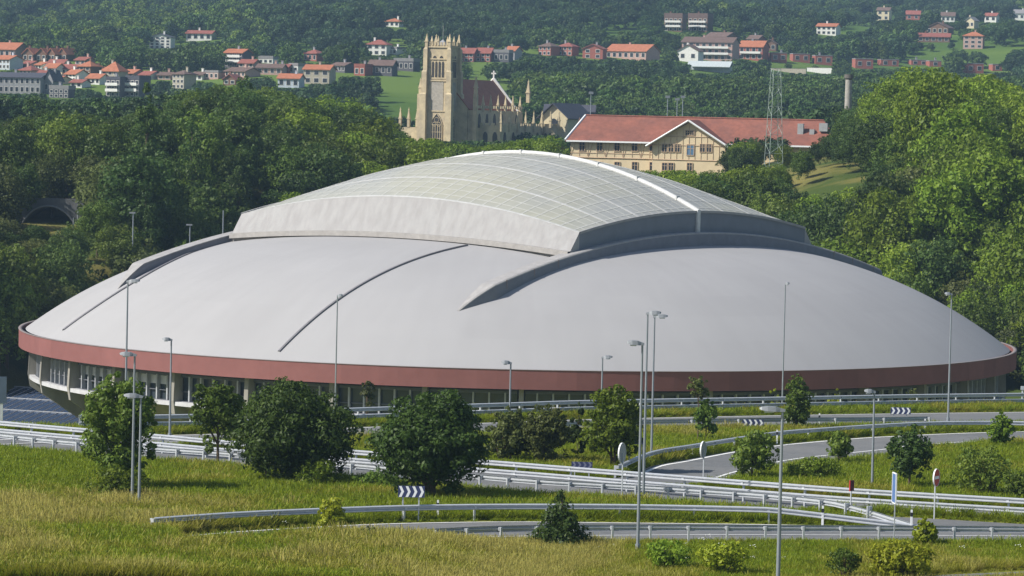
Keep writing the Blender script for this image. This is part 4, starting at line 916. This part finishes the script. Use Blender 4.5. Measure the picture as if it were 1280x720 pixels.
for sx in (-1, 1):
    for sy in (-1, 1):
        mb = MB()
        for k, (z1, e) in enumerate(((zc(118), 1.15), (zc(90), .85), (zc(62), .6))):
            z0 = -2 if k == 0 else (zc(118), zc(90))[k-1]
            mb.box((sx*(TWR-.1+e/2), sy*(TWR-.1+e/2), (z0+z1)/2), (e+.5, e+.5, z1-z0)); q = (e+.5)/2; cx_, cy_ = sx*(TWR-.1+e/2), sy*(TWR-.1+e/2)
            mb.add([(cx_-q, cy_-q, z1), (cx_+q, cy_-q, z1), (cx_+q, cy_+q, z1), (cx_-q, cy_+q, z1), (cx_-sx*.2, cy_-sy*.2, z1+1.3)], [(0, 1, 4), (1, 2, 4), (2, 3, 4), (3, 0, 4)])
        mb.build('buttress', STONE, tw); pinnacle(sx*(TWR+.1), sy*(TWR+.1), zt-.6, 3.6, .75, tw)
for x, y in ((0, -TWR), (0, TWR), (TWR, 0), (-TWR, 0)): pinnacle(x, y, zt, 2.5, .5, tw)
mb = MB()
for k in range(7):
    if k == 3: continue
    for s in (-1, 1): mb.box((-2.4+.8*k, s*(TWR), zt+.4), (.45, .3, .8)); mb.box((s*TWR, -2.4+.8*k, zt+.4), (.3, .45, .8))
mb.build('battlement', STONE, tw)
mb = MB(); mb.add([(-1.6, -1.6, zt), (1.6, -1.6, zt), (1.6, 1.6, zt), (-1.6, 1.6, zt), (0, 0, zt+1.6)], [(0, 1, 4), (1, 2, 4), (2, 3, 4), (3, 0, 4)]); mb.tube([(0, 0, zt+1.2), (0, 0, zt+5)], .06, 6); mb.build('tower_cap', WALL['grey'], tw)
def lancet(xc, z0, z1, w, face, depth, parent, mat=DARKW, nm='window'):
    pts = [(-w/2, z0), (w/2, z0)]; zs = z1-w*.95
    for t in np.linspace(0, 1, 6): pts.append((w/2*(1-t**1.6), zs+(z1-zs)*math.sin(t*PI/2)))
    for t in np.linspace(1, 0, 6)[1:]: pts.append((-w/2*(1-t**1.6), zs+(z1-zs)*math.sin(t*PI/2)))
    mb = MB(); V = []
    for e in (depth, depth+.12):
        for x, z in pts: V.append((xc+x, -e, z) if face == 'f' else (e, xc+x, z))
    n = len(pts); mb.add(V, [tuple(range(n)), tuple(range(2*n-1, n-1, -1))]+[(i, i+n, (i+1) % n+n, (i+1) % n) for i in range(n)]); return mb.build(nm, mat, parent)
for fc in ('f', 'r'):
    for k in range(4): lancet(-1.35+.9*k, zc(97), zc(77), .55, fc, TWR-.02, tw)
    for k in range(2): lancet(-.9+1.8*k, zc(75), zc(70), 1.2, fc, TWR-.02, tw)
    w_ = lancet(0, zc(180), zc(143), 2.9, fc, TWR-.0, tw)
    mb = MB()
    for x in (-.95, -.32, .32, .95): mb.box((x, -TWR-.16, zc(168)) if fc == 'f' else (TWR+.16, x, zc(168)), (.12, .12, zc(156)-zc(180)) )
    for z in (zc(156), zc(165), zc(173)): mb.box((0, -TWR-.15, z) if fc == 'f' else (TWR+.15, 0, z), (2.6, .1, .12) if fc == 'f' else (.1, 2.6, .12))
    for cx_, z, r in ((0, zc(150), .62), (-.62, zc(155.5), .5), (.62, zc(155.5), .5)):
        for k in range(10):
            a0, a1 = 2*PI*k/10, 2*PI*(k+1)/10; f = (lambda a: (cx_+r*math.cos(a), -TWR-.15, z+r*math.sin(a))) if fc == 'f' else (lambda a: (TWR+.15, cx_+r*math.cos(a), z+r*math.sin(a)))
            mb.tube([f(a0), f(a1)], .07, 4, caps=False)
    for s in (-1, 1): mb.tube([(s*1.5, -TWR-.12, zc(180)) if fc == 'f' else (TWR+.12, s*1.5, zc(180)), (s*1.5, -TWR-.12, zc(155)) if fc == 'f' else (TWR+.12, s*1.5, zc(155)), (s*.95, -TWR-.12, zc(148)) if fc == 'f' else (TWR+.12, s*.95, zc(148)), (0, -TWR-.12, zc(142)) if fc == 'f' else (TWR+.12, 0, zc(142))], .14, 5, caps=False)
    mb.build('tracery', STONE, w_)
zr = zc(99, 600); ze = zr-7.0
mb = MB(); mb.prism([(-6, -2), (6, -2), (6, ze), (0, zr-.3), (-6, ze)], 2.5, 35); mb.build('nave_wall', STONE, ch)
mb = MB(); V = [(x, y, z) for y in (2.4, 35.2) for x, z in ((-6.5, ze-.5), (0, zr), (6.5, ze-.5), (6.5, ze-.8), (0, zr-.4), (-6.5, ze-.8))]
mb.add(V, [(0, 1, 4, 5), (1, 2, 3, 4), (11, 10, 7, 6), (10, 9, 8, 7)]+[(i, (i+1) % 6, (i+1) % 6+6, i+6) for i in range(6)]); nr = mb.build('nave_roof', CHROOF, ch)
PALE = mk('pale_coping_stone', (.60, .58, .55), .8)
mb = MB(); mb.tube([(6.9, 35.3, ze-.9), (0, 35.3, zr+.5)], .42, 6); mb.tube([(-6.9, 35.3, ze-.9), (0, 35.3, zr+.5)], .42, 6); mb.box((0, 35.3, zr+1.5), (.35, .35, 2.2)); mb.box((0, 35.3, zr+1.9), (1.3, .35, .35)); mb.build('gable_cross', PALE, ch)
# clerestory parapet, aisle and porch
mb = MB(); mb.box((7.2, 19, (ze-.8)/2-1), (2.4, 32, ze+1.2)); mb.build('clerestory', STONE, ch)
mb = MB()
for k in range(20): mb.box((8.3, 4+1.6*k, ze+.05), (.3, .9, .7))
mb.build('parapet', STONE, ch)
for k in range(6): pinnacle(8.4, 7+5.2*k, ze-1.2, 4.6, .55, ch)
for k in range(6): lancet(4.6+5.2*k, ze-5.2, ze-1.6, 1.9, 'r', 8.35, ch)
za = zc(157, 620)
mb = MB(); mb.box((11, 20, za/2-1), (6, 30, za+2)); mb.build('aisle', STONE, ch)
mb = MB()
for k in range(19): mb.box((14.0, 5.4+1.6*k, za+.3), (.3, .9, .6))
for k in range(4): mb.box((8.8+1.6*k, 5, za+.3), (.9, .3, .6))
mb.build('parapet', STONE, ch)
for k in range(6): pinnacle(14.1, 5+5.8*k, za-1.5, 5.6, .62, ch)
for k in range(2): lancet(10+2.6*k, za-5, za-1.6, 1.2, 'f', -4.9, ch)
for k in range(5): lancet(8+5.8*k, za-5, za-1.6, 1.8, 'r', 14.05, ch)
mb = MB(); mb.box((8.2, 2.4, zc(118, 593)/2-1), (1.0, 1.0, zc(118, 593)+2)); mb.build('buttress', STONE, ch); pinnacle(8.2, 2.4, zc(120, 593), 5.2, .8, ch)
mb = MB(); mb.tube([(15, 38, -2), (15, 38, zc(158, 668))], 3.2, 8); mb.box((15, 38, zc(158, 668)+.3), (4.6, 4.6, .7)); mb.build('apse', STONE, ch)
for k in range(3): a = -1.9+.7*k; pinnacle(15+3.3*math.cos(a), 38+3.3*math.sin(a), zc(160, 668), 4.6, .6, ch)
for k in range(3): lancet(-1.2+15+1.2*k, zc(178), zc(164), .8, 'f', -34.75, ch)
pinnacle(9.4, 36.2, zc(128, 664), 6.2, .9, ch)
# stair turret and left aisle
mb = MB(); mb.box((-5.2, .6, zc(118)/2-1), (2.2, 3.2, zc(118)+2)); mb.build('stair_turret', STONE, ch); pinnacle(-5.7, -.4, zc(119), 4.4, .7, ch)
mb = MB(); mb.box((-9, 12, zc(160)/2-1), (6, 22, zc(160)+2)); mb.build('aisle', STONE, ch)
for k in range(3): pinnacle(-11.7+2.3*k, 1.2, zc(160), 5.2, .62, ch)
KEEP += [(520, 42, 660, 172, YCH), (505, 130, 525, 160, YCH), (655, 120, 690, 160, YCH)]

# ------------------------------------------------------------------ chimney stack, pylon, masts
YK = 680.; p = at_y(1059, 175, YK); zg_ = float(terrain(p[0], YK)); rt = thing('chimney_stack', 'grey round brick chimney stack rising out of the trees', 'chimney', (p[0], YK, zg_)); hz = at_y(1059, 93, YK)[2]-zg_
mb = MB(); mb.tube([(0, 0, -1), (0, 0, hz-1)], [.8, .62], 20); mb.build('shaft', mk('chimney_brick', (.30, .28, .25), .9, 0, .25, 1.5), rt); mb = MB(); mb.tube([(0, 0, hz-1), (0, 0, hz-.7), (0, 0, hz)], [.62, .85, .85], 20); mb.build('crown_ring', mk('chimney_dark', (.12, .11, .10), .9), rt)
KEEP.append((1052, 88, 1066, 128, YK))
YPY = 600.; p = at_y(966, 240, YPY); zg_ = float(terrain(p[0], YPY)); rt = thing('lattice_pylon', 'slender lattice steel pylon in front of the red roofed building', 'pylon', (p[0], YPY, zg_), .3); hz = at_y(966, 86, YPY)[2]-zg_
PYL = mk('pylon_steel', (.24, .29, .26), .6, .2); mb = MB(); NL = 12
wd = lambda t: 1.35*(1-t)+.62*t
for sx in (-1, 1):
    for sy in (-1, 1): mb.tube([(sx*wd(0), sy*wd(0), -1), (sx*wd(1), sy*wd(1), hz)], .055, 4, caps=False)
for k in range(NL):
    a, b = k/NL, (k+1)/NL; A, B = wd(a), wd(b); z0, z1 = a*hz, b*hz; s = 1 if k % 2 else -1
    for q in (-1, 1): mb.tube([(-A*s, q*A, z0), (B*s, q*B, z1)], .03, 4, caps=False); mb.tube([(q*A, -A*s, z0), (q*B, B*s, z1)], .03, 4, caps=False); mb.tube([(-B, q*B, z1), (B, q*B, z1)], .028, 4, caps=False); mb.tube([(q*B, -B, z1), (q*B, B, z1)], .028, 4, caps=False)
mb.build('lattice', PYL, rt)
mb = MB()
for z in (hz*.97, hz*.86): mb.box((0, 0, z), (2.6, .1, .1)); 
mb.build('crossarm', PYL, rt)
KEEP.append((954, 86, 978, 205, YPY))
for x, yt, lab in ((834, 121, 'thin floodlight mast left of the green roof patch'), (846, 124, 'short floodlight mast above the long red roof'), (853, 121, 'thin floodlight mast right of the pair above the red roof'), (738, 116, 'thin mast beside the slate dormers')):
    p = at_y(x, 150, 860.); z = float(terrain(p[0], 860)); h = at_y(x, yt, 860)[2]-z; rt = thing('floodlight_mast', lab, 'mast', (p[0], 860, z)); mb = MB(); mb.tube([(0, 0, -.5), (0, 0, h)], [.16, .1], 6); mb.build('pole', POLE, rt); mb = MB(); mb.box((0, 0, h), (1.1, .3, .6)); mb.build('lamp_head', HEAD, rt)

# ------------------------------------------------------------------ tunnel mouth
YT = 480.; p = at_y(60, 300, YT); b0 = p[2]; s = F_PX/YT; rt = thing('tunnel_portal', 'dark arched concrete tunnel mouth in the wooded slope on the left', 'tunnel', (p[0], YT, b0))
R_, hA = 36/s, (300-259)/s
arc = [(R_*math.cos(a), hA*math.sin(a)) for a in np.linspace(PI, 0, 25)]
mb = MB(); hw, hh = 58/s, 52/s; V = []; n = len(arc)
outer = []
for k, (x, z) in enumerate(arc): t = k/(n-1); outer.append((-hw if t < .2 else hw if t > .8 else -hw+2*hw*(t-.2)/.6, hh if .2 <= t <= .8 else (hh*t/.2 if t < .2 else hh*(1-t)/.2)))
mb.grid([[(x, 0, z), (ox, 0, oz)] for (x, z), (ox, oz) in zip(arc, outer)]); mb.grid([[(x, 0, z), (x, 26, z)] for x, z in arc][::-1]); mb.add([(x, 26, z) for x, z in arc], [tuple(range(n))])
mb.grid([[(ox, 0, oz), (ox, 1.2, oz)] for ox, oz in outer]); mb.build('portal_wall', mk('dark_grey_concrete', (.12, .12, .12), .9, 0, .3, .6), rt)  # portal face and bore share one mottled dark grey
mb = MB(); mb.tube([(x*1.03, -.08, z*1.04) for x, z in arc], .13, 6); mb.build('arch_ring', mk('arch_concrete', (.22, .22, .22), .9), rt)
KEEP.append((30, 250, 98, 279, YT))
# solar carport
p = at_y(24, 527, 402.); q = at_y(24, 488, 417.); root = thing('solar_canopy', 'blue solar panel canopy roof beside the arena at the left edge', 'solar canopy', (p[0], 402, 0), math.radians(-22))
SOL = mk('solar_cell_blue', (.045, .07, .13), .25, 0, .1, 1, spec=.6); ALU = mk('solar_frame', (.55, .57, .6), .4, .3)
z0, z1 = p[2], q[2]+.25; mb = MB(); mb.add([(-12, -1, z0), (12, -1, z0), (12, 15, z1), (-12, 15, z1), (-12, -1, z0-.08), (12, -1, z0-.08), (12, 15, z1-.08), (-12, 15, z1-.08)], [(0, 1, 2, 3), (7, 6, 5, 4), (0, 4, 5, 1), (1, 5, 6, 2), (2, 6, 7, 3), (3, 7, 4, 0)]); sp_ = mb.build('panel_field', SOL, root)
mb = MB(); zz = lambda y: z0+(z1-z0)*(y+1)/16+.03
for x in np.arange(-12, 12.1, 1.05): mb.tube([(x, -1, zz(-1)), (x, 15, zz(15))], .05, 4)
for y in (-1, 4.3, 9.6, 15): mb.box((0, y, zz(y)), (24, .34, .06))
mb.build('frame', ALU, sp_)
for x in (-9, 0, 9):
    for y in (1, 13): mb = MB(); mb.box((x, y, zz(y)/2-.1), (.25, .25, zz(y)-.1)); mb.build('post', STEEL, root)
p = at_y(2, 500, 352.); g = float(terrain(p[0], 352)); h = at_y(2, 471, 352)[2]-g; rt = thing('totem_sign', 'dark slate blue totem panel at the left edge before the solar canopy', 'sign', (p[0], 352, g)); mb = MB(); mb.box((0, 0, h-1.3), (.95, .3, 2.6)); mb.build('panel', mk('totem_blue', (.06, .085, .12), .5), rt); mb = MB(); mb.box((0, 0, (h-2.6)/2), (.3, .2, h-2.6)); mb.build('post', STEEL, rt)
KEEP += [(0, 487, 56, 527, 402)]

# ------------------------------------------------------------------ woods
cl = thit(1040, 240); KEEP.append((1014, 228, 1064, 247, cl[1]))
SKY1 = np.array([(-200, 150), (0, 148), (60, 133), (130, 142), (180, 136), (230, 116), (270, 99), (340, 96), (372, 114), (430, 112), (458, 136), (480, 150), (500, 146), (525, 158), (545, 176), (600, 182), (690, 168), (714, 200), (900, 205), (912, 182), (950, 171), (1000, 186), (1030, 170), (1050, 140), (1066, 104), (1110, 88), (1160, 77), (1200, 82), (1240, 96), (1285, 120), (1500, 130)], float)
DOME_S = np.array([(-200, 470), (25, 415), (150, 345), (293, 283), (345, 243), (430, 213), (520, 195), (630, 187), (750, 198), (870, 232), (1000, 280), (1140, 362), (1268, 440), (1500, 470)], float)
def pick(px, py, rng):
    v = rng.random()
    if px < 640:
        if py > 300: return 'olive' if v < .42 else 'mid' if v < .7 else 'bright' if v < .82 else 'dark'
        if px < 150: return 'olive' if v < .3 else 'deep' if v < .62 else 'dark' if v < .88 else 'mid'
        if px < 340 and py > 160: return 'cone' if v < .62 else 'dark' if v < .9 else 'mid'
        if px > 380: return 'bright' if v < .4 else 'mid' if v < .7 else 'dark'
        return 'mid' if v < .3 else 'dark' if v < .75 else 'deep' if v < .9 else 'bright'
    if px > 1000 and py < 245 and px < 1100: return 'deep' if v < .5 else 'dark' if v < .8 else 'mid'
    return 'bright' if v < .55 else 'mid' if v < .8 else 'dark' if v < .93 else 'olive'
rng = np.random.default_rng(5); cand = []
y = 412.
while y < 690:
    step = 5.4+(y-412)*.006
    hwx = .165*y+16
    for x in np.arange(-hwx, hwx, step*1.12):
        xx = x+rng.normal()*1.6; yy = y+rng.normal()*1.4
        if math.hypot(xx, yy-400) < 62: continue
        cand.append((xx, yy, rng.random(), rng.random()))
    y += step
trees = []
for xx, yy, r1, r2 in sorted(cand, key=lambda c: c[1]):
    z = float(terrain(xx, yy)); s = .62+.62*r1; k = None
    bx, by = proj((xx, yy, z)); sk = np.interp(bx, SKY1[:, 0], SKY1[:, 1]); ds = np.interp(bx, DOME_S[:, 0], DOME_S[:, 1]); pm = F_PX/yy
    kind = pick(bx, by-6*pm, rng); s *= 1.22 if bx > 1040 and kind == 'bright' else 1; top = by-13*s*pm
    if top < sk: s = (by-sk)/(13*pm); top = sk
    if s < .36: continue
    if top > ds+4: continue
    if 1010 < bx < 1068 and abs(yy-cl[1]) < 14: continue
    if any(x0-3.6*s*pm < bx < x1+3.6*s*pm and top < y1 and by > y0 and yy < D-1 for x0, y0, x1, y1, D in KEEP): 
        # low scrub is still allowed below a landmark
        lim = max(y1 for x0, y0, x1, y1, D in KEEP if x0-3.6*s*pm < bx < x1+3.6*s*pm and yy < D-1 and by > y0)
        s = (by-lim)/(13*pm)
        if s < .25: continue
        top = lim
        if top > ds+4: continue
    trees.append((xx, yy, z, s, kind, r2, bx, by-6*s*pm))
LAB = {'bright': 'bright green leafy tree', 'mid': 'mid green broadleaf tree', 'dark': 'dark green broadleaf tree', 'olive': 'dull olive brown tree', 'cone': 'pointed narrow green tree', 'deep': 'very dark blue green tree'}
def zone(px, py):
    if px < 150: return 'above the tunnel mouth' if py < 250 else 'in the thicket below the tunnel mouth left of the dome'
    if px < 300: return 'on the wooded slope left of the dome'
    if px < 520: return 'in the wood between the slope and the church'
    if px < 900: return 'between the white roof and the buildings behind'
    if px < 1060: return 'in the grove below the pylon'
    if py < 200: return 'on the high wooded bank right of the chimney stack'
    return 'on the wooded bank right of the dome'
NIND = 292
for i, (xx, yy, z, s, kind, r2, bx, by) in enumerate(trees[:NIND]):
    pr = KIND[kind][int(r2*97) % len(KIND[kind])]
    zn = zone(bx, by)
    put_tree(pr, (xx, yy, z-.2), s, r2*6.28, 'pointed_tree' if kind == 'cone' else 'broadleaf_tree', LAB[kind]+' '+zn, 'tree', LAB[kind]+'s '+zn, s*(.85+.35*((r2*53) % 1)))
rest = trees[NIND:]
print('woodland trees', len(trees), 'as one wood', len(rest))

# far wood: instances of a few small crowns, one object
def far_proto(seed, rad, h1, n, ls, mat, shape='round'):
    g = np.random.default_rng(seed); V, Cs = crown_arrays(g, rad, .6, h1, 22, n, ls, shape); return mesh_from_quads('crown', V, LEAF[mat])
LEAF['far_a'] = leafmat('far_leaves_green', (.045, .09, .018), (.08, .135, .03), .25)
LEAF['far_b'] = leafmat('far_leaves_dark', (.026, .058, .02), (.048, .088, .028), .25)
LEAF['far_c'] = leafmat('far_leaves_fresh', (.07, .13, .018), (.125, .185, .032), .25)
FP = [far_proto(201, 4.6, 9, 1700, .5, 'far_a'), far_proto(202, 5.0, 10, 1700, .5, 'far_a'), far_proto(203, 4.8, 10, 1700, .5, 'far_b'), far_proto(204, 5.2, 9.5, 1700, .5, 'far_b'), far_proto(205, 4.3, 8, 1600, .48, 'far_c')]
def scatter(name, P, rot, scl, idx, protos, mats):
    me = bpy.data.meshes.new(name); me.vertices.add(len(P)); me.vertices.foreach_set('co', np.asarray(P, np.float32).reshape(-1))
    for nm, tp, a in (('rot', 'FLOAT', rot), ('scl', 'FLOAT', scl), ('idx', 'INT', idx)):
        at = me.attributes.new(nm, tp, 'POINT'); at.data.foreach_set('value', np.asarray(a, np.float32 if tp == 'FLOAT' else np.int32))
    o = bpy.data.objects.new(name, me); COL.objects.link(o)
    for mt in mats: me.materials.append(mt)
    ng = bpy.data.node_groups.new(name, 'GeometryNodeTree'); ng.interface.new_socket('Geometry', in_out='INPUT', socket_type='NodeSocketGeometry'); ng.interface.new_socket('Geometry', in_out='OUTPUT', socket_type='NodeSocketGeometry')
    N = ng.nodes; L = ng.links; gi = N.new('NodeGroupInput'); go = N.new('NodeGroupOutput'); jn = N.new('GeometryNodeJoinGeometry')
    def attr(nm, tp): a = N.new('GeometryNodeInputNamedAttribute'); a.data_type = tp; a.inputs[0].default_value = nm; return a.outputs[0]
    ar, as_, ai = attr('rot', 'FLOAT'), attr('scl', 'FLOAT'), attr('idx', 'INT')
    cb = N.new('ShaderNodeCombineXYZ'); L.new(ar, cb.inputs[2])
    mp = N.new('GeometryNodeMeshToPoints'); L.new(gi.outputs[0], mp.inputs[0])
    for k, pm in enumerate(protos):
        po = bpy.data.objects.new('crown_source', pm)
        oi = N.new('GeometryNodeObjectInfo'); oi.inputs[0].default_value = po; oi.inputs['As Instance'].default_value = True
        cm = N.new('FunctionNodeCompare'); cm.data_type = 'INT'; cm.operation = 'EQUAL'; L.new(ai, cm.inputs[2]); cm.inputs[3].default_value = k
        ip = N.new('GeometryNodeInstanceOnPoints'); L.new(mp.outputs[0], ip.inputs['Points']); L.new(oi.outputs['Geometry'], ip.inputs['Instance']); L.new(cm.outputs[0], ip.inputs['Selection']); L.new(cb.outputs[0], ip.inputs['Rotation']); L.new(as_, ip.inputs['Scale'])
        L.new(ip.outputs[0], jn.inputs[0])
    L.new(jn.outputs[0], go.inputs[0]); md = o.modifiers.new('scatter', 'NODES'); md.node_group = ng
    o['kind'] = 'stuff'; return o
rng = np.random.default_rng(21); PX = []
y = 690.
while y < 3650:
    st = 5.8+min(5.0, (y-690)*.004); hwx = .168*y+25; n = int(2*hwx/st)
    X = np.linspace(-hwx, hwx, n)+rng.normal(size=n)*st*.33; Y = y+rng.normal(size=n)*st*.33
    PX.append(np.c_[X, Y]); y += st
PX = np.concatenate(PX); Z = terrain(PX[:, 0], PX[:, 1])
S_ = (.55+.55*rng.random(len(PX)))*(.85+.5*vnoise(PX[:, 0], PX[:, 1], 90, 8)+.15)
V = np.c_[PX, Z]-CAM; D_ = V@fw; bx = 640+V@RT/D_*F_PX; by = 360-V@UP/D_*F_PX; pm = F_PX/D_
keep = np.ones(len(PX), bool)
# meadows: open patches seen in the photograph and a few clearings
for mx, my, rx, ry in ((500, 118, 34, 30), (612, 90, 40, 10), (655, 84, 20, 6), (770, 47, 28, 8), (200, 68, 40, 7), (80, 20, 30, 8), (160, 30, 26, 6), (1075, 42, 40, 8), (130, 117, 20, 8), (20, 124, 16, 6)):
    keep &= ((bx-mx)/rx)**2+((by-my)/ry)**2 > 1
keep &= ~((vnoise(PX[:, 0], PX[:, 1], 140, 5) > .30) & (PX[:, 1] < 2300) & (PX[:, 1] > 1100))
top = by-10*S_*pm
for x0, y0, x1, y1, D in KEEP:
    h = (bx > x0-3.2*S_*pm) & (bx < x1+3.2*S_*pm) & (by > y0) & (top < y1) & (PX[:, 1] < D+4)
    S2 = np.where(h, np.minimum(S_, (by-y1)/(10*pm)), S_); keep &= ~(h & (S2 < .3)); S_ = np.where(h, np.maximum(S2, .3), S_); top = by-10*S_*pm
    keep &= ~((np.abs(PX[:, 1]-D) < 9) & (bx > x0-3*pm) & (bx < x1+3*pm))
ds = np.interp(bx, DOME_S[:, 0], DOME_S[:, 1]); sk = np.interp(bx, SKY1[:, 0], SKY1[:, 1])
mid = PX[:, 1] < 1000
keep &= ~(mid & (top > np.minimum(ds, 230)))
keep &= ~((PX[:, 1] < 1250) & (bx > 462) & (bx < 540) & (top < 138)); keep &= ~((PX[:, 1] < 1250) & (bx > 575) & (bx < 645) & (top < 98))
# only crowns up to the top of the view (and somewhat beyond)
keep &= (by > -60) & (bx > -170) & (bx < 1450)
kd = np.where(vnoise(PX[:, 0], PX[:, 1], 110, 9)+rng.normal(size=len(PX))*.16 > .02, rng.integers(0, 2, len(PX)), 2+rng.integers(0, 2, len(PX)))
kd = np.where((vnoise(PX[:, 0], PX[:, 1], 70, 12) > .2) & (rng.random(len(PX)) < .6), 4, kd)
pn = vnoise(PX[:, 0], PX[:, 1], 160, 14)*60; rr_ = rng.random(len(PX))
kd = np.where((bx > 300+pn) & (bx < 760+pn*2) & (by < 52+pn*.3) & (rr_ < .75), 2+(rr_*40).astype(int) % 2, kd)
kd = np.where((bx < 320+pn) & (by < 75) & (rr_ < .5), 4, kd); kd = np.where((bx > 800) & (by < 40+pn*.4) & (rr_ < .5), 3, kd)
q = np.nonzero(keep)[0]
P_ = np.c_[PX[q], Z[q]-.4]; R_ = rng.random(len(q))*6.28; SS = S_[q]; KK = kd[q]
if rest:
    kk = {k: 5+i for i, k in enumerate(('bright', 'mid', 'dark', 'olive', 'cone', 'deep'))}
    P_ = np.r_[P_, np.array([(a[0], a[1], a[2]) for a in rest])]; R_ = np.r_[R_, np.array([a[5]*6.28 for a in rest])]; SS = np.r_[SS, np.array([a[3] for a in rest])]; KK = np.r_[KK, np.array([kk[a[4]] for a in rest])]
print('far wood', len(P_))
o = scatter('forest', P_, R_, SS, KK, FP+[KIND[k][0][0] for k in ('bright', 'mid', 'dark', 'olive', 'cone', 'deep')], [LEAF['far_a'], LEAF['far_b'], LEAF['far_c']]); tag(o, 'dense green forest covering the far hillside around the town', 'forest')

# meadow grass -----------------------------------------------------------------
def tuft(seed, n, h, spread, mat):
    g = np.random.default_rng(seed); a = g.random(n)*6.28; r = spread*np.sqrt(g.random(n)); bx_, by_ = r*np.cos(a), r*np.sin(a); hh = h*(.5+.7*g.random(n)); ln = g.normal(size=(n, 2))*.55*hh[:, None]; w = .012+.012*g.random(n); d = g.random(n)*6.28
    wx, wy = np.cos(d)*w, np.sin(d)*w; z = np.zeros(n)
    V = np.stack([np.c_[bx_-wx, by_-wy, z-.05], np.c_[bx_+wx, by_+wy, z-.05], np.c_[bx_+ln[:, 0]+wx*.5, by_+ln[:, 1]+wy*.5, hh], np.c_[bx_+ln[:, 0]-wx*.5, by_+ln[:, 1]-wy*.5, hh]], 1)
    return mesh_from_quads('tuft', V, mat)
GM = [leafmat('grass_green', (.15, .215, .010), (.235, .285, .018), .4, .2), leafmat('grass_olive', (.215, .23, .02), (.31, .30, .04), .4, .2), leafmat('grass_straw', (.32, .30, .06), (.43, .39, .11), .4, .2)]
TF = [tuft(1, 44, .5, .11, GM[0]), tuft(2, 44, .5, .12, GM[1]), tuft(3, 34, .7, .18, GM[2]), tuft(4, 44, .34, .15, GM[0])]
rng = np.random.default_rng(33); n = 170000
Y = 148+(300-148)*rng.random(n)**1.2; X = (rng.random(n)*2-1)*(.150*Y+3)
ok = ~on_road(X, Y) & (Y < edge_y(X)+5); X, Y = X[ok], Y[ok]
Z = terrain(X, Y); dry = vnoise(X, Y, 9, 3)*1.0+vnoise(X, Y, 3, 6)*.6+.5*sstep((186-Y)/14)*(1-.75*sstep((X-2)/12))-.2+rng.normal(size=len(X))*.16
KK = np.where(dry > .36+.16*sstep((Y-184)/8)+.12*sstep((X-2)/12), 2, np.where(dry > .02+.12*sstep((Y-184)/8), 1, np.where(rng.random(len(X)) < .6, 0, 3)))
sc = (.6+.7*rng.random(len(X)))*(1-.38*sstep((180-Y)/6)*sstep((X+9)/12))
sc = np.where(on_road(X, Y+1.0) | on_road(X, Y+2.2) | on_road(X, Y-.8), sc*.32, sc); KK = np.where((sc < .45) & (KK == 2), 1, KK)
o = scatter('meadow_grass', np.c_[X, Y, Z], rng.random(len(X))*6.28, sc, KK, TF, GM); tag(o, 'tall dry and green meadow grass on the verges beside the roads', 'grass')
# small white meadow flowers
rng = np.random.default_rng(44); n = 520; Y = 165+70*rng.random(n); X = (rng.random(n)*2-1)*(.15*Y); ok = ~on_road(X, Y) & (Y < edge_y(X)) & (vnoise(X, Y, 11, 15) > .02); X, Y = X[ok], Y[ok]
g = np.random.default_rng(5); a = g.random(9)*6.28; Vq = []
for k in range(4):
    c = np.array([math.cos(a[k])*.16*g.random(), math.sin(a[k])*.16*g.random(), .26+.12*g.random()]); Vq.append([c+[-.02, -.02, 0], c+[.02, -.02, .01], c+[.02, .02, .02], c+[-.02, .02, .01]])
FL = mesh_from_quads('blossom', np.array(Vq), mk('white_petals', (.65, .66, .6), .8))
tag(scatter('wild_flowers', np.c_[X, Y, terrain(X, Y)], X*0, .8+.5*rng.random(len(X)), np.zeros(len(X), int), [FL], [MATS['white_petals']]), 'scattered small white wild flowers in the meadow grass', 'flowers')

# ------------------------------------------------------------------ air, light, sky
mb = MB(); hx = 1500
mb.box((0, 1830, 130), (2*hx, 3800, 290)); hz_ = mb.build('haze', [])
hm = bpy.data.materials.new('air_haze'); hm.use_nodes = True; nt = hm.node_tree; nt.nodes.remove(nt.nodes['Principled BSDF']); pv = nt.nodes.new('ShaderNodeVolumePrincipled'); pv.inputs['Color'].default_value = (.50, .74, 1, 1); pv.inputs['Density'].default_value = .00010; pv.inputs['Anisotropy'].default_value = .1
nt.links.new(pv.outputs[0], nt.nodes['Material Output'].inputs['Volume']); hz_.data.materials.append(hm); hz_['kind'] = 'stuff'
ELEV = math.radians(41); sx, sy = -.94, -.34
sd = Vector((sx*math.cos(ELEV), sy*math.cos(ELEV), math.sin(ELEV)))
sl = bpy.data.lights.new('sun', 'SUN'); so = bpy.data.objects.new('sun', sl); COL.objects.link(so); sl.energy = 4.7; sl.angle = math.radians(.53); sl.color = (1, .955, .88)
so.rotation_euler = sd.to_track_quat('Z', 'Y').to_euler(); so.location = (-200, 0, 200)
w = bpy.data.worlds.new('World'); SC.world = w; w.use_nodes = True; nt = w.node_tree; bg = nt.nodes['Background']; sk = nt.nodes.new('ShaderNodeTexSky'); sk.sky_type = 'NISHITA'; sk.sun_disc = False; sk.sun_elevation = ELEV; sk.sun_rotation = math.atan2(sx, sy); nt.links.new(sk.outputs[0], bg.inputs[0]); bg.inputs[1].default_value = .088
SC.view_settings.view_transform = 'Standard'; SC.view_settings.look = 'None'; SC.view_settings.gamma = 1; SC.view_settings.use_curve_mapping = False; SC.view_settings.exposure = .5
SC.cycles.volume_bounces = 0; SC.cycles.max_bounces = 6; SC.cycles.diffuse_bounces = 3; SC.cycles.glossy_bounces = 2; SC.cycles.transmission_bounces = 2; SC.cycles.use_denoising = True
